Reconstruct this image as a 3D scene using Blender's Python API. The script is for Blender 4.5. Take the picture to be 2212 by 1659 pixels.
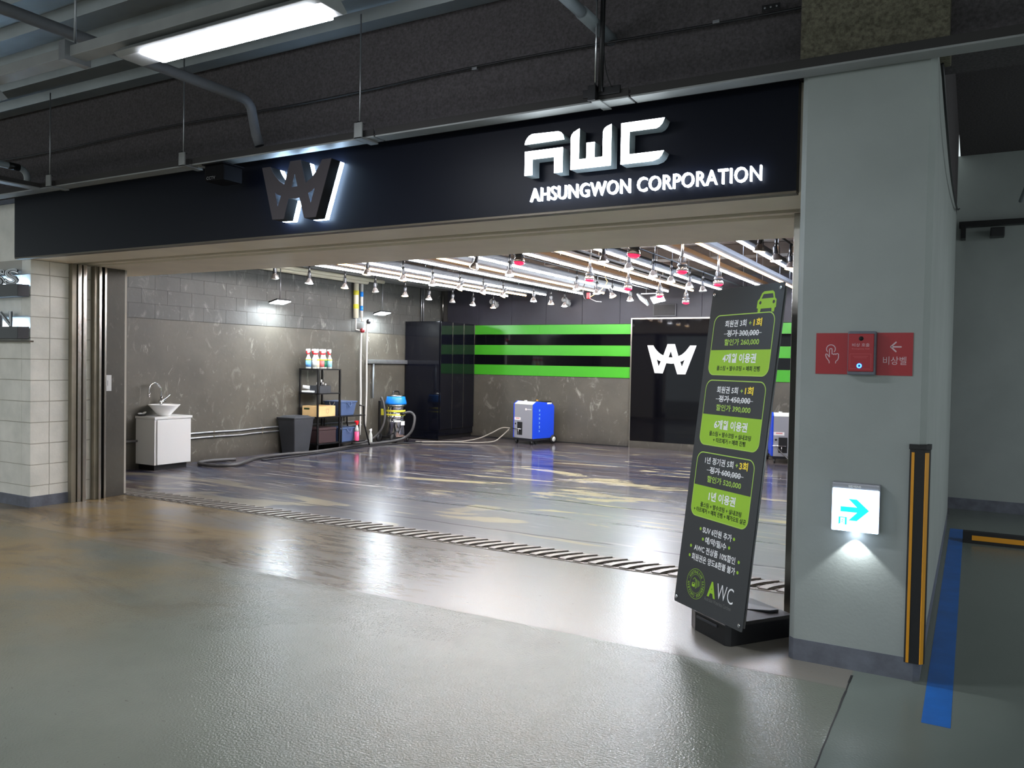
import bpy, bmesh, math, random
from mathutils import Vector, Matrix
random.seed(7)
S = bpy.context.scene
for o in list(bpy.data.objects): bpy.data.objects.remove(o)
COL = S.collection
PI = math.pi
R = math.radians

# ------------------------------------------------------------------ camera, world, exposure
cam_d = bpy.data.cameras.new('camera'); cam = bpy.data.objects.new('camera', cam_d); COL.objects.link(cam)
cam_d.sensor_fit = 'HORIZONTAL'; cam_d.sensor_width = 36.0; cam_d.lens = 28.553; cam_d.clip_start = .05; cam_d.clip_end = 100
rt = Vector((0.86930628, 0.4939503, 0.0178803)); up = Vector((-0.02783471, 0.0128049, 0.99953052)); fw = Vector((-0.49348944, 0.86939585, -0.02488034))
cam.matrix_world = Matrix(((rt.x, up.x, -fw.x, 0), (rt.y, up.y, -fw.y, 0), (rt.z, up.z, -fw.z, 1.6), (0, 0, 0, 1)))
S.camera = cam
W = bpy.data.worlds.new('garage_air'); S.world = W; W.use_nodes = True
W.node_tree.nodes['Background'].inputs[0].default_value = (.80, .90, .92, 1)
W.node_tree.nodes['Background'].inputs[1].default_value = 0.18
S.view_settings.view_transform = 'Standard'; S.view_settings.look = 'None'; S.view_settings.gamma = 1
S.view_settings.exposure = 2.4; S.view_settings.use_curve_mapping = False
E_WHITE, E_WARM, E_GARAGE, E_BULB = 22.0, 8.0, 24.0, 10.0      # strengths of the lamps, the added one on the right included

# ------------------------------------------------------------------ materials
def lin(c): return tuple(((v/255.0)/12.92 if v/255.0 <= .04045 else (((v/255.0)+.055)/1.055)**2.4) for v in c)
def mat(name, rgb, rough=.6, metal=0.0, spec=.5, coat=0.0):
    m = bpy.data.materials.new(name); m.use_nodes = True
    b = m.node_tree.nodes['Principled BSDF']
    b.inputs['Base Color'].default_value = (*lin(rgb), 1); b.inputs['Roughness'].default_value = rough
    b.inputs['Metallic'].default_value = metal; b.inputs['Specular IOR Level'].default_value = spec
    b.inputs['Coat Weight'].default_value = coat; b.inputs['Coat Roughness'].default_value = .06
    return m
def emi(name, rgb, strength, base=None):
    m = mat(name, base or rgb, .4)
    b = m.node_tree.nodes['Principled BSDF']
    b.inputs['Emission Color'].default_value = (*lin(rgb), 1); b.inputs['Emission Strength'].default_value = strength
    return m
class NT:
    def __init__(s, m):
        s.m = m; s.t = m.node_tree; s.n = s.t.nodes; s.l = s.t.links; s.b = s.n['Principled BSDF']
        s.tc = s.n.new('ShaderNodeTexCoord').outputs['Object']
    def map(s, scale=(1, 1, 1), rot=(0, 0, 0), loc=(0, 0, 0)):
        a = s.n.new('ShaderNodeMapping'); s.l.new(s.tc, a.inputs[0])
        a.inputs['Scale'].default_value = scale; a.inputs['Rotation'].default_value = rot; a.inputs['Location'].default_value = loc
        return a.outputs[0]
    def noise(s, vec, scale, detail=4, rough=.55, dist=0.0):
        a = s.n.new('ShaderNodeTexNoise'); s.l.new(vec, a.inputs['Vector'])
        a.inputs['Scale'].default_value = scale; a.inputs['Detail'].default_value = detail
        a.inputs['Roughness'].default_value = rough; a.inputs['Distortion'].default_value = dist
        return a.outputs['Fac']
    def ramp(s, fac, stops, mode='LINEAR'):
        a = s.n.new('ShaderNodeValToRGB'); s.l.new(fac, a.inputs[0]); a.color_ramp.interpolation = mode
        while len(a.color_ramp.elements) < len(stops): a.color_ramp.elements.new(.5)
        for e, (p, c) in zip(a.color_ramp.elements, stops):
            e.position = p; e.color = (*lin(c), 1) if isinstance(c, tuple) else (c, c, c, 1)
        return a.outputs[0]
    def mix(s, fac, a, b, mode='MIX'):
        x = s.n.new('ShaderNodeMix'); x.data_type = 'RGBA'; x.blend_type = mode
        if isinstance(fac, (int, float)): x.inputs[0].default_value = fac
        else: s.l.new(fac, x.inputs[0])
        for i, v in ((6, a), (7, b)):
            if isinstance(v, tuple): x.inputs[i].default_value = (*lin(v), 1)
            else: s.l.new(v, x.inputs[i])
        return x.outputs[2]
    def math(s, op, a, b=0.0, clamp=False):
        x = s.n.new('ShaderNodeMath'); x.operation = op; x.use_clamp = clamp
        for i, v in ((0, a), (1, b)):
            if isinstance(v, (int, float)): x.inputs[i].default_value = v
            else: s.l.new(v, x.inputs[i])
        return x.outputs[0]
    def sep(s):
        x = s.n.new('ShaderNodeSeparateXYZ'); s.l.new(s.tc, x.inputs[0]); return x.outputs
    def rng(s, v, a, b, c=0.0, d=1.0):
        x = s.n.new('ShaderNodeMapRange'); s.l.new(v, x.inputs[0]); x.interpolation_type = 'SMOOTHSTEP'
        for i, k in zip((1, 2, 3, 4), (a, b, c, d)): x.inputs[i].default_value = k
        return x.outputs[0]
    def color(s, c): s.l.new(c, s.b.inputs['Base Color'])
    def rough(s, c): s.l.new(c, s.b.inputs['Roughness'])
    def bump(s, h, strength=.3, dist=.01):
        x = s.n.new('ShaderNodeBump'); x.inputs['Strength'].default_value = strength; x.inputs['Distance'].default_value = dist
        s.l.new(h, x.inputs['Height']); s.l.new(x.outputs[0], s.b.inputs['Normal'])

def grained(name, rgb, rough=.7, amt=.12, scale=6, bump=.15, bscale=160, dist=.002, spec=.5, metal=0.0):
    m = mat(name, rgb, rough, metal, spec); t = NT(m)
    n = t.noise(t.tc, scale, 5)
    lo = tuple(max(0, int(v*(1-amt))) for v in rgb); hi = tuple(min(255, int(v*(1+amt))) for v in rgb)
    t.color(t.ramp(n, [(.3, lo), (.7, hi)]))
    if bump: t.bump(t.noise(t.tc, bscale, 2), bump, dist)
    return m

# scuffed dark grey render of the wash bay
def scuffed(name, rgb, streak=(165, 162, 150)):
    m = mat(name, rgb, .62); t = NT(m)
    base = t.ramp(t.noise(t.tc, 1.1, 5), [(.3, tuple(int(v*.86) for v in rgb)), (.7, tuple(int(v*1.12) for v in rgb))])
    big = t.rng(t.noise(t.tc, .9, 3), .45, .68)
    fine = t.rng(t.noise(t.map((3.2, 3.2, 1.7), (.5, .4, .3)), 1.0, 7, .68, 1.6), .56, .72)
    f2 = t.rng(t.noise(t.map((7, 7, 3), (0, 0, 0), (3, 1, 5)), 1.0, 6, .7, 2.5), .60, .74)
    f = t.math('MULTIPLY', t.math('ADD', fine, f2, True), t.math('ADD', t.math('MULTIPLY', big, .5), .3))
    c = t.mix(f, base, streak)
    z = t.sep()[2]
    low = t.rng(t.math('ADD', z, t.math('MULTIPLY', t.noise(t.tc, 9, 4), .16)), .08, .26, 1, 0)
    c = t.mix(t.math('MULTIPLY', low, .55), c, (44, 38, 34))
    t.color(c); t.bump(t.noise(t.tc, 14, 6), .35, .006)
    return m
M = {}
M['render'] = scuffed('scuffed_grey_render', (74, 70, 61), (152, 150, 138))
M['render_up'] = scuffed('scuffed_grey_block', (66, 66, 62), (152, 152, 144))
M['render_dark'] = mat('dark_wall_backing', (52, 50, 46), .8)
M['navy_board'] = grained('dark_navy_board', (40, 39, 47), .5, .12, 2.5, .1, 30, .004)
M['white_block'] = grained('painted_white_block', (222, 219, 208), .6, .05, 4, .35, 45, .004)
M['mortar'] = mat('block_mortar', (176, 170, 158), .85)
M['grey_band'] = grained('grey_skirting_paint', (98, 101, 110), .5, .12, 9, .2, 60, .003)
M['plaster'] = grained('pale_column_plaster', (150, 156, 152), .62, .03, 2.2, .22, 55, .003)
M['soffit'] = grained('beige_soffit_metal', (226, 214, 192), .5, .03, 2, 0)
M['soffit_dark'] = mat('slot_brown_steel', (86, 77, 62), .45, .3)
M['black'] = mat('black_void', (8, 8, 9), .7)
M['spray'] = grained('dark_sprayed_beam', (84, 80, 81), .95, .14, 60, .6, 220, .006, .1)
M['spray_brown'] = grained('brown_sprayed_column_head', (104, 100, 86), .95, .22, 55, .8, 160, .008, .1)
M['deck'] = grained('galvanised_deck', (128, 134, 136), .42, .08, 1.5, .1, 60, .002, .5, .55)
M['bayceil'] = grained('brown_bay_ceiling', (66, 56, 48), .9, .1, 6, .3, 90, .004)
M['galv'] = grained('galvanised_steel', (150, 152, 154), .38, .06, 8, 0, 1, 1, .5, .75)
M['tray'] = grained('grey_painted_tray', (140, 142, 140), .5, .05, 4, 0)
M['shaded_rail'] = mat('shade_toned_side_rail', (58, 56, 55), .7, 0, .2)  # tray side in a darker tone, its shade put into the colour
M['pipe_grey'] = grained('dim_painted_pipe', (96, 98, 102), .6, .05, 4, 0)
M['matt_black'] = mat('matt_black_housing', (12, 11, 13), .7, 0, .1)
M['steel'] = mat('brushed_steel', (176, 172, 164), .24, 1.0)
M['steel_dull'] = grained('dull_steel', (138, 130, 114), .38, .1, 3, 0, 1, 1, .5, .45)
M['chrome'] = mat('chrome', (225, 225, 228), .1, 1.0)
M['navy_sign'] = mat('dark_navy_sign_sheet', (9, 12, 22), .4, 0, .12)
M['letter_side'] = mat('grey_letter_return', (128, 138, 140), .5)
M['plate_dark'] = mat('dark_brown_metal_plate', (62, 56, 59), .5, .1)
M['letter_face'] = emi('lit_letter_face', (236, 247, 255), 2.6)
M['letter_small'] = emi('lit_small_letter', (226, 240, 255), 1.7)
M['halo'] = emi('blue_white_halo_acrylic', (190, 222, 255), 7.0)
M['shelf_glow'] = emi('shelf_strip_glow', (176, 216, 255), 16.0)
M['lamp_white'] = emi('white_tube_glow', (240, 246, 255), E_WHITE)
M['lamp_cool'] = emi('cool_tube_glow', (214, 230, 255), E_WHITE)
M['lamp_warm'] = emi('warm_tube_glow', (255, 194, 132), E_WARM)
M['garage_lamp'] = emi('garage_diffuser_glow', (240, 244, 255), E_GARAGE)
M['bulb_white'] = emi('white_bulb_face', (238, 244, 255), E_BULB)
M['bulb_warm'] = emi('warm_bulb_face', (255, 214, 160), E_BULB*.6)
M['bulb_off'] = mat('unlit_bulb_face', (200, 200, 196), .2)
M['bulb_red'] = mat('red_heat_glass', (196, 16, 52), .12, 0, .6); NT(M['bulb_red']).b.inputs['Emission Color'].default_value = (.9, .02, .08, 1)
M['bulb_red'].node_tree.nodes['Principled BSDF'].inputs['Emission Strength'].default_value = .35
M['bulb_silver'] = mat('silvered_bulb_glass', (215, 205, 200), .14, .85)
M['flood'] = emi('floodlight_glow', (236, 246, 255), 60)
M['black_plastic'] = mat('black_plastic', (26, 26, 28), .42)
M['dark_grey_plastic'] = grained('charcoal_plastic', (56, 58, 62), .45, .06, 4, 0)
M['black_metal'] = mat('black_powder_coat', (22, 21, 22), .4, .2)
M['white_gloss'] = mat('white_laminate', (206, 206, 204), .3)
M['ceramic'] = mat('white_ceramic', (238, 238, 236), .12)
M['green'] = mat('bright_green_panel', (58, 146, 30), .3)
M['black_gloss'] = mat('black_glass_panel', (5, 5, 8), .05, 0, .35)
M['black_mirror'] = mat('black_mirror_panel', (5, 5, 9), .04, 0, .35)
M['locker'] = mat('glossy_navy_black_door', (9, 10, 17), .07, 0, .45)
M['white_vinyl'] = mat('white_vinyl', (232, 228, 224), .5)
M['banner'] = mat('charcoal_banner_sheet', (56, 58, 60), .36)
M['lime'] = mat('lime_green_ink', (158, 204, 52), .4)
M['lime_line'] = mat('pale_lime_ink', (176, 214, 92), .4)
M['ink_white'] = mat('white_ink', (245, 246, 245), .4)
M['ink_yellow'] = mat('yellow_ink', (255, 226, 70), .4)
M['ink_dark'] = mat('dark_green_ink', (34, 56, 22), .4)
M['ink_grey'] = mat('grey_ink', (120, 120, 120), .4)
M['red_sign'] = mat('red_sign_sheet', (158, 22, 30), .45)
M['ink_pink'] = mat('pale_sign_ink', (206, 176, 180), .5)
M['blue_led'] = emi('blue_led_ring', (40, 90, 255), 2)
M['exit_face'] = emi('lit_exit_panel', (214, 236, 255), .38)
M['exit_green'] = emi('lit_exit_green', (20, 232, 190), .30)
M['rubber'] = mat('black_rubber', (18, 18, 19), .6)
M['yellow'] = mat('yellow_reflective_strip', (214, 146, 22), .45)
M['blue_paint'] = grained('blue_floor_paint', (20, 92, 168), .38, .08, 5, .2, 60, .002)
M['steam_blue'] = mat('royal_blue_steel', (26, 66, 196), .3, 0, .5, .3)
M['steam_grey'] = mat('silver_grey_steel', (156, 157, 163), .35, .25)
M['cream'] = mat('pale_top_steel', (206, 208, 198), .3)
M['vac_blue'] = mat('bright_blue_plastic', (28, 128, 224), .3)
M['vac_yellow'] = mat('yellow_strap', (228, 218, 70), .5)
M['hose'] = grained('grey_rubber_hose', (62, 60, 60), .5, .1, 5, 0)
M['cord'] = mat('pale_grey_cord', (128, 122, 112), .5)
M['cardboard'] = grained('cardboard', (214, 176, 122), .75, .05, 6, 0)
M['bin_blue'] = mat('slate_blue_plastic', (74, 92, 128), .42)
M['maroon'] = mat('dark_maroon_fabric', (52, 32, 34), .7)
M['bottle'] = mat('translucent_white_plastic', (190, 194, 188), .3)
M['red_cap'] = mat('red_trigger_plastic', (206, 24, 36), .35)
M['l_blue'] = mat('label_blue', (104, 160, 214), .5); M['l_red'] = mat('label_pink', (214, 110, 110), .5)
M['l_green'] = mat('label_green', (20, 116, 84), .5); M['l_yellow'] = mat('label_yellow', (216, 216, 84), .5)
M['l_grey'] = mat('label_grey', (190, 196, 190), .5); M['l_cream'] = mat('label_cream', (232, 224, 190), .5); M['l_aqua'] = mat('label_aqua', (150, 204, 216), .5)
M['pink_liquid'] = mat('pink_liquid_bottle', (226, 84, 130), .25)
M['pipe_white'] = mat('white_pipe', (196, 194, 188), .35)
M['pipe_cream'] = mat('cream_lagging', (206, 200, 178), .6)
M['grate'] = grained('worn_grate_metal', (138, 131, 124), .42, .14, 9, .2, 50, .003, .5, .3)
M['bronze_leather'] = mat('dark_red_valve', (120, 28, 32), .4)
M['towel'] = grained('white_towel', (226, 226, 224), .9, .04, 30, .5, 200, .004)
M['brown_rag'] = grained('brown_rag', (96, 78, 70), .95, .15, 20, .4, 80, .005)
M['wire'] = mat('black_cable', (18, 18, 20), .5)
M['pvc_grey'] = mat('grey_pvc_pipe', (136, 144, 148), .4)

# garage floor: green-grey coating with orange-peel, brown wash stains at the left
def garage_floor():
    m = mat('epoxy_garage_floor', (170, 172, 160), .25, 0, .3); t = NT(m); x, y, z = t.sep()
    base = t.ramp(t.noise(t.tc, .7, 5), [(.32, (98, 102, 92)), (.68, (116, 119, 108))])
    band = t.math('MULTIPLY', t.rng(y, 4.34, 4.37), t.rng(x, -.52, -.50, 1, 0))
    base = t.mix(t.math('MULTIPLY', band, .75), base, (118, 112, 105))
    warm = t.math('MULTIPLY', t.rng(x, -6.6, -3.6, 1, 0), t.rng(t.noise(t.map((.6, 1, 1)), 1.0, 4), .3, .62))
    base = t.mix(t.math('MULTIPLY', warm, .8), base, (150, 124, 76))
    st = t.math('MULTIPLY', t.rng(t.noise(t.map((.55, 1.5, 1), (0, 0, .15)), 1.0, 7, .62, .8), .48, .66), t.math('MULTIPLY', t.rng(x, -5.4, -3.0, 1, 0), t.rng(y, 2.9, 4.1)))
    base = t.mix(t.math('MULTIPLY', st, .75), base, (84, 66, 38))
    trk = t.math('MULTIPLY', t.rng(t.noise(t.map((2.5, 14, 1), (0, 0, .25)), 1.0, 5, .6, 1.2), .5, .56), t.math('MULTIPLY', t.rng(t.math('ABSOLUTE', t.math('ADD', x, 4.35)), .75, 1.15, 1, 0), t.rng(t.math('ABSOLUTE', t.math('ADD', y, -5.05)), .62, .85, 1, 0)))
    base = t.mix(t.math('MULTIPLY', trk, .85), base, (76, 62, 40))
    spots = t.rng(t.noise(t.map((1, 1.8, 1)), 22, 3), .69, .73)
    base = t.mix(t.math('MULTIPLY', spots, .5), base, (70, 66, 60))
    scratch = t.rng(t.noise(t.map((3, 30, 1), (0, 0, -.5)), 1.0, 5, .6, .4), .63, .67)
    base = t.mix(t.math('MULTIPLY', t.math('MULTIPLY', scratch, band), .6), base, (120, 108, 96))
    right = t.rng(x, -.52, -.50)
    base = t.mix(t.math('MULTIPLY', right, .85), base, (102, 110, 104))
    t.color(base)
    n = t.noise(t.tc, 85, 2, .5)
    w = t.math('SUBTRACT', 1.0, t.math('MULTIPLY', t.math('MAXIMUM', band, right), .72))
    t.bump(t.math('MULTIPLY', n, w), .72, .0040)
    return m
# wash bay floor: dark marbled resin with cream swirls and broken joint lines
def bay_floor():
    m = mat('marbled_resin_floor', (80, 82, 90), .13, 0, .3); t = NT(m); x, y, z = t.sep()
    a = t.noise(t.map((.55, 1.7, 1), (0, 0, -.12)), 1.0, 7, .62, 1.3)
    base = t.ramp(a, [(.30, (36, 34, 42)), (.42, (56, 56, 70)), (.50, (86, 80, 82)), (.56, (52, 56, 74)), (.66, (82, 86, 96)), (.78, (116, 116, 116))])
    b2 = t.rng(t.noise(t.map((.5, 1.2, 1), (0, 0, .1), (4, 7, 0)), 1.0, 6, .6, 1.5), .52, .66)
    base = t.mix(t.math('MULTIPLY', b2, .5), base, (84, 68, 52))
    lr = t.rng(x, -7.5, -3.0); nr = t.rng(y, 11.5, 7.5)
    base = t.mix(t.math('MULTIPLY', t.math('MULTIPLY', lr, nr), .72), base, (150, 152, 152))  # lamp glare painted in as a paler tone at the near right
    c1 = t.rng(t.noise(t.map((.30, 1.15, 1), (0, 0, -.25), (1.2, 3.1, 0)), 1.0, 5, .52, 2.6), .57, .61)
    c1 = t.math('MULTIPLY', t.math('MULTIPLY', c1, t.math('ADD', t.rng(x, -7.5, -5.5), .35, True)), t.rng(t.noise(t.tc, .55, 2), .36, .5))
    base = t.mix(t.math('MULTIPLY', c1, .85), base, (176, 167, 134))
    c2 = t.rng(t.noise(t.map((.5, 7, 1), (0, 0, -.14)), 1.0, 6, .65, 1.8), .58, .68)
    base = t.mix(t.math('MULTIPLY', c2, .6), base, (190, 186, 180))
    g = t.rng(t.noise(t.map((1, 1, 1), (0, 0, 0), (9, 2, 0)), .7, 4, .5, 1), .62, .72)
    base = t.mix(t.math('MULTIPLY', g, .14), base, (96, 128, 120))
    wob = t.math('MULTIPLY', t.math('SUBTRACT', t.noise(t.map((1.2, 1, 1)), 1.0, 4), .5), .16)
    fr = t.math('ABSOLUTE', t.math('SUBTRACT', t.math('FRACT', t.math('DIVIDE', t.math('ADD', t.math('ADD', y, wob), -6.72), .92)), .5))
    line = t.rng(fr, .476, .488)
    brk = t.rng(t.noise(t.map((1.6, 5, 1)), 1.0, 4), .36, .46)
    base = t.mix(t.math('MULTIPLY', t.math('MULTIPLY', line, brk), .85), base, (34, 32, 36))
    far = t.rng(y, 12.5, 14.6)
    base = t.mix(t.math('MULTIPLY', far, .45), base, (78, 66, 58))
    t.color(base)
    t.rough(t.rng(y, 10.5, 7.2, .12, .28))
    t.bump(t.noise(t.map((1, 3, 1)), 3.0, 5), .2, .006)
    return m
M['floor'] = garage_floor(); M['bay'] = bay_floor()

# ------------------------------------------------------------------ mesh helpers
class MB:
    def __init__(s): s.v = []; s.f = []; s.sm = []
    def add(s, vs, fs, smooth=False):
        o = len(s.v); s.v += [tuple(v) for v in vs]; s.f += [tuple(i+o for i in f) for f in fs]; s.sm += [smooth]*len(fs); return s
    def box(s, x0, x1, y0, y1, z0, z1):
        vs = [(x, y, z) for z in (z0, z1) for y in (y0, y1) for x in (x0, x1)]
        return s.add(vs, [(0, 2, 3, 1), (4, 5, 7, 6), (0, 1, 5, 4), (2, 6, 7, 3), (0, 4, 6, 2), (1, 3, 7, 5)])
    def prism(s, pts, h0, h1, axis='z'):                  # pts: 2-D outline; extruded along axis
        n = len(pts)
        def P(a, b, h): return {'z': (a, b, h), 'y': (a, h, b), 'x': (h, a, b)}[axis]
        vs = [P(a, b, h0) for a, b in pts] + [P(a, b, h1) for a, b in pts]
        return s.add(vs, [tuple(range(n))[::-1], tuple(range(n, 2*n))] + [(i, (i+1) % n, n+(i+1) % n, n+i) for i in range(n)])
    def tube(s, pts, r, seg=10, caps=True, closed=False):
        pts = [Vector(p) for p in pts]; n = len(pts); rs = r if isinstance(r, (list, tuple)) else [r]*n
        prev = None; vs = []
        for i, p in enumerate(pts):
            a = pts[max(i-1, 0)]; b = pts[min(i+1, n-1)]
            if closed: a = pts[(i-1) % n]; b = pts[(i+1) % n]
            d = (b-a).normalized()
            if prev is None: u = d.orthogonal().normalized()
            else: u = (prev-d*prev.dot(d)).normalized()
            prev = u; w = d.cross(u)
            for k in range(seg):
                t = 2*PI*k/seg; vs.append(p+(u*math.cos(t)+w*math.sin(t))*rs[i])
        fs = [(i*seg+k, i*seg+(k+1) % seg, (i+1)*seg+(k+1) % seg, (i+1)*seg+k) for i in range(n-1) for k in range(seg)]
        if closed: fs += [((n-1)*seg+k, (n-1)*seg+(k+1) % seg, (k+1) % seg, k) for k in range(seg)]
        s.add(vs, fs, True)
        if caps and not closed:
            o = len(s.v)-len(vs); s.f.append(tuple(o+k for k in range(seg))[::-1]); s.f.append(tuple(o+(n-1)*seg+k for k in range(seg))); s.sm += [False]*2
        return s
    def lathe(s, prof, seg=20, c=(0, 0, 0), M4=None, smooth=True):      # prof: (radius, z)
        vs = []
        for r, z in prof:
            for k in range(seg):
                t = 2*PI*k/seg; v = Vector((r*math.cos(t), r*math.sin(t), z))
                if M4: v = M4 @ v
                vs.append(v+Vector(c))
        n = len(prof)
        fs = [(i*seg+k, i*seg+(k+1) % seg, (i+1)*seg+(k+1) % seg, (i+1)*seg+k) for i in range(n-1) for k in range(seg)]
        s.add(vs, fs, smooth)
        o = len(s.v)-len(vs)
        if prof[0][0] > 1e-5: s.f.append(tuple(o+k for k in range(seg))[::-1]); s.sm.append(False)
        if prof[-1][0] > 1e-5: s.f.append(tuple(o+(n-1)*seg+k for k in range(seg))); s.sm.append(False)
        return s
    def taper(s, c, a, b, z0, z1):                         # box with half sizes a at z0 and b at z1
        vs = [(c[0]+sx*h[0], c[1]+sy*h[1], z) for h, z in ((a, z0), (b, z1)) for sx, sy in ((-1, -1), (1, -1), (1, 1), (-1, 1))]
        return s.add(vs, [(3, 2, 1, 0), (4, 5, 6, 7)] + [(i, (i+1) % 4, 4+(i+1) % 4, 4+i) for i in range(4)])
    def xf(s, m): s.v = [tuple(m @ Vector(v)) for v in s.v]; return s

def mesh_obj(name, mb, m, bevel=0.0):
    me = bpy.data.meshes.new(name); me.from_pydata(mb.v, [], mb.f); me.update()
    me.polygons.foreach_set('use_smooth', mb.sm)
    bm = bmesh.new(); bm.from_mesh(me); bmesh.ops.remove_doubles(bm, verts=bm.verts, dist=1e-6)
    bmesh.ops.recalc_face_normals(bm, faces=bm.faces)
    if bevel:
        es = [e for e in bm.edges if len(e.link_faces) == 2 and e.calc_face_angle(0) > .6]
        bmesh.ops.bevel(bm, geom=es, offset=bevel, segments=2, affect='EDGES', profile=.6)
    bm.to_mesh(me); bm.free()
    me.materials.append(M[m] if isinstance(m, str) else m)
    o = bpy.data.objects.new(name, me); COL.objects.link(o)
    return o
ROOTM = {}
def thing(name, label, cat, loc=(0, 0, 0), rz=0.0, group=None):
    o = bpy.data.objects.new(name, None); COL.objects.link(o); o.empty_display_size = .1
    o.location = loc; o.rotation_euler = (0, 0, rz)
    ROOTM[o.name] = Matrix.Translation(loc) @ Matrix.Rotation(rz, 4, 'Z')
    o['label'] = label; o['category'] = cat
    if group: o['group'] = group
    return o
def root_m(o):
    while o.parent: o = o.parent
    return ROOTM.get(o.name, Matrix())
def part(name, mb, m, parent, bevel=0.0, label=None, world=False, kind=None):
    if world: mb.xf(root_m(parent).inverted())
    o = mesh_obj(name, mb, m, bevel); o.parent = parent
    if label: o['label'] = label
    if kind: o['kind'] = kind
    return o
def solo(name, mb, m, label, cat, group=None, bevel=0.0):
    o = mesh_obj(name, mb, m, bevel); o['label'] = label; o['category'] = cat
    if group: o['group'] = group
    return o
def struct(name, mb, m, bevel=0.0):
    o = mesh_obj(name, mb, m, bevel); o['kind'] = 'structure'; return o
def dup(root, loc, rz=0.0, label=None):
    def cp(o, p):
        c = o.copy(); COL.objects.link(c)
        if p: c.parent = p
        for ch in kids.get(o.name, []): cp(ch, c)
        return c
    kids = {}
    for o in bpy.data.objects:
        if o.parent: kids.setdefault(o.parent.name, []).append(o)
    c = cp(root, None); c.location = loc; c.rotation_euler = (0, 0, rz)
    if label: c['label'] = label
    return c

# flat outlines, text and strokes on a plane given by a frame
def frame(o, ux, uy):
    ux = Vector(ux).normalized(); uy = Vector(uy).normalized(); uz = ux.cross(uy)
    return Matrix(((ux.x, uy.x, uz.x, o[0]), (ux.y, uy.y, uz.y, o[1]), (ux.z, uy.z, uz.z, o[2]), (0, 0, 0, 1)))
def finish_curve(cu, name, m, parent, fr, z, label=None, fit=None):
    ob = bpy.data.objects.new('tmp', cu); COL.objects.link(ob)
    dg = bpy.context.evaluated_depsgraph_get(); dg.update()
    me = bpy.data.meshes.new_from_object(ob.evaluated_get(dg)); bpy.data.objects.remove(ob); bpy.data.curves.remove(cu)
    if fit and len(me.vertices):
        xs = [v.co.x for v in me.vertices]; ys = [v.co.y for v in me.vertices]
        sx = (fit[1]-fit[0])/max(1e-6, max(xs)-min(xs)); sy = (fit[3]-fit[2])/max(1e-6, max(ys)-min(ys)); x0, y0 = min(xs), min(ys)
        for v in me.vertices: v.co.x = fit[0]+(v.co.x-x0)*sx; v.co.y = fit[2]+(v.co.y-y0)*sy
    T = fr @ Matrix.Translation((0, 0, z))
    if parent is not None: T = root_m(parent).inverted() @ T
    me.transform(T); me.name = name
    me.materials.clear(); me.materials.append(M[m]); 
    o = bpy.data.objects.new(name, me); COL.objects.link(o)
    if parent is not None: o.parent = parent
    if label: o['label'] = label
    return o
def shape(name, polys, m, parent, fr, z0=0.0, depth=0.0, label=None):    # polygons, holes by even-odd fill
    cu = bpy.data.curves.new(name, 'CURVE'); cu.dimensions = '2D'; cu.fill_mode = 'BOTH'
    cu.extrude = max(depth/2, 0)
    for p in polys:
        sp = cu.splines.new('POLY'); sp.points.add(len(p)-1)
        for q, (a, b) in zip(sp.points, p): q.co = (a, b, 0, 1)
        sp.use_cyclic_u = True
    return finish_curve(cu, name, m, parent, fr, z0+depth/2, label)
def text(name, s, m, parent, fr, box, z=.0006, depth=0.0, bold=0.0, spacing=1.0, label=None):
    cu = bpy.data.curves.new(name, 'FONT'); cu.body = s; cu.size = 1.0; cu.offset = bold; cu.extrude = 0
    cu.space_character = spacing; cu.resolution_u = 3
    if depth:
        h = (box[3]-box[2]); cu.extrude = depth/2
    return finish_curve(cu, name, m, parent, fr, z+depth/2, label, fit=box)
def ribbon(pts, w, closed=False):
    mb = MB()
    n = len(pts); seq = list(range(n-1)) + ([n-1] if closed else [])
    for i in seq:
        a = Vector(pts[i]); b = Vector(pts[(i+1) % n]); d = (b-a)
        if d.length < 1e-7: continue
        d.normalize(); q = Vector((-d.y, d.x))*w/2
        mb.add([(*(a+q), 0), (*(a-q), 0), (*(b-q), 0), (*(b+q), 0)], [(0, 1, 2, 3)])
    for k, p in enumerate(pts):
        mb.add([(p[0]+math.cos(t*PI/4)*w/2, p[1]+math.sin(t*PI/4)*w/2, 0.00002*(k % 2+1)) for t in range(8)], [tuple(range(8))])
    return mb
def stroke(name, lines, w, m, parent, fr, z=.0006):
    mb = MB()
    for pts in lines:
        r = ribbon(pts, w); mb.add(r.v, r.f)
    mb.xf(fr @ Matrix.Translation((0, 0, z)))
    return part(name, mb, m, parent, world=True)
def rrect(x0, x1, y0, y1, r, seg=6):
    out = []
    for cx, cy, a0 in ((x1-r, y0+r, -90), (x1-r, y1-r, 0), (x0+r, y1-r, 90), (x0+r, y0+r, 180)):
        for k in range(seg+1):
            t = R(a0+90*k/seg); out.append((cx+r*math.cos(t), cy+r*math.sin(t)))
    return out
def circ(cx, cy, r, n=28, ry=None): return [(cx+r*math.cos(2*PI*k/n), cy+(ry or r)*math.sin(2*PI*k/n)) for k in range(n)]
def arc_pts(ctrl, n=16):                                   # smooth curve through control points (Catmull-Rom)
    P = [Vector(c) for c in ctrl]; out = []
    for i in range(len(P)-1):
        p0, p1, p2, p3 = P[max(i-1, 0)], P[i], P[i+1], P[min(i+2, len(P)-1)]
        for k in range(n):
            t = k/n; out.append(.5*((2*p1)+(-p0+p2)*t+(2*p0-5*p1+4*p2-p3)*t*t+(-p0+3*p1-3*p2+p3)*t**3))
    out.append(P[-1]); return out

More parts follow.
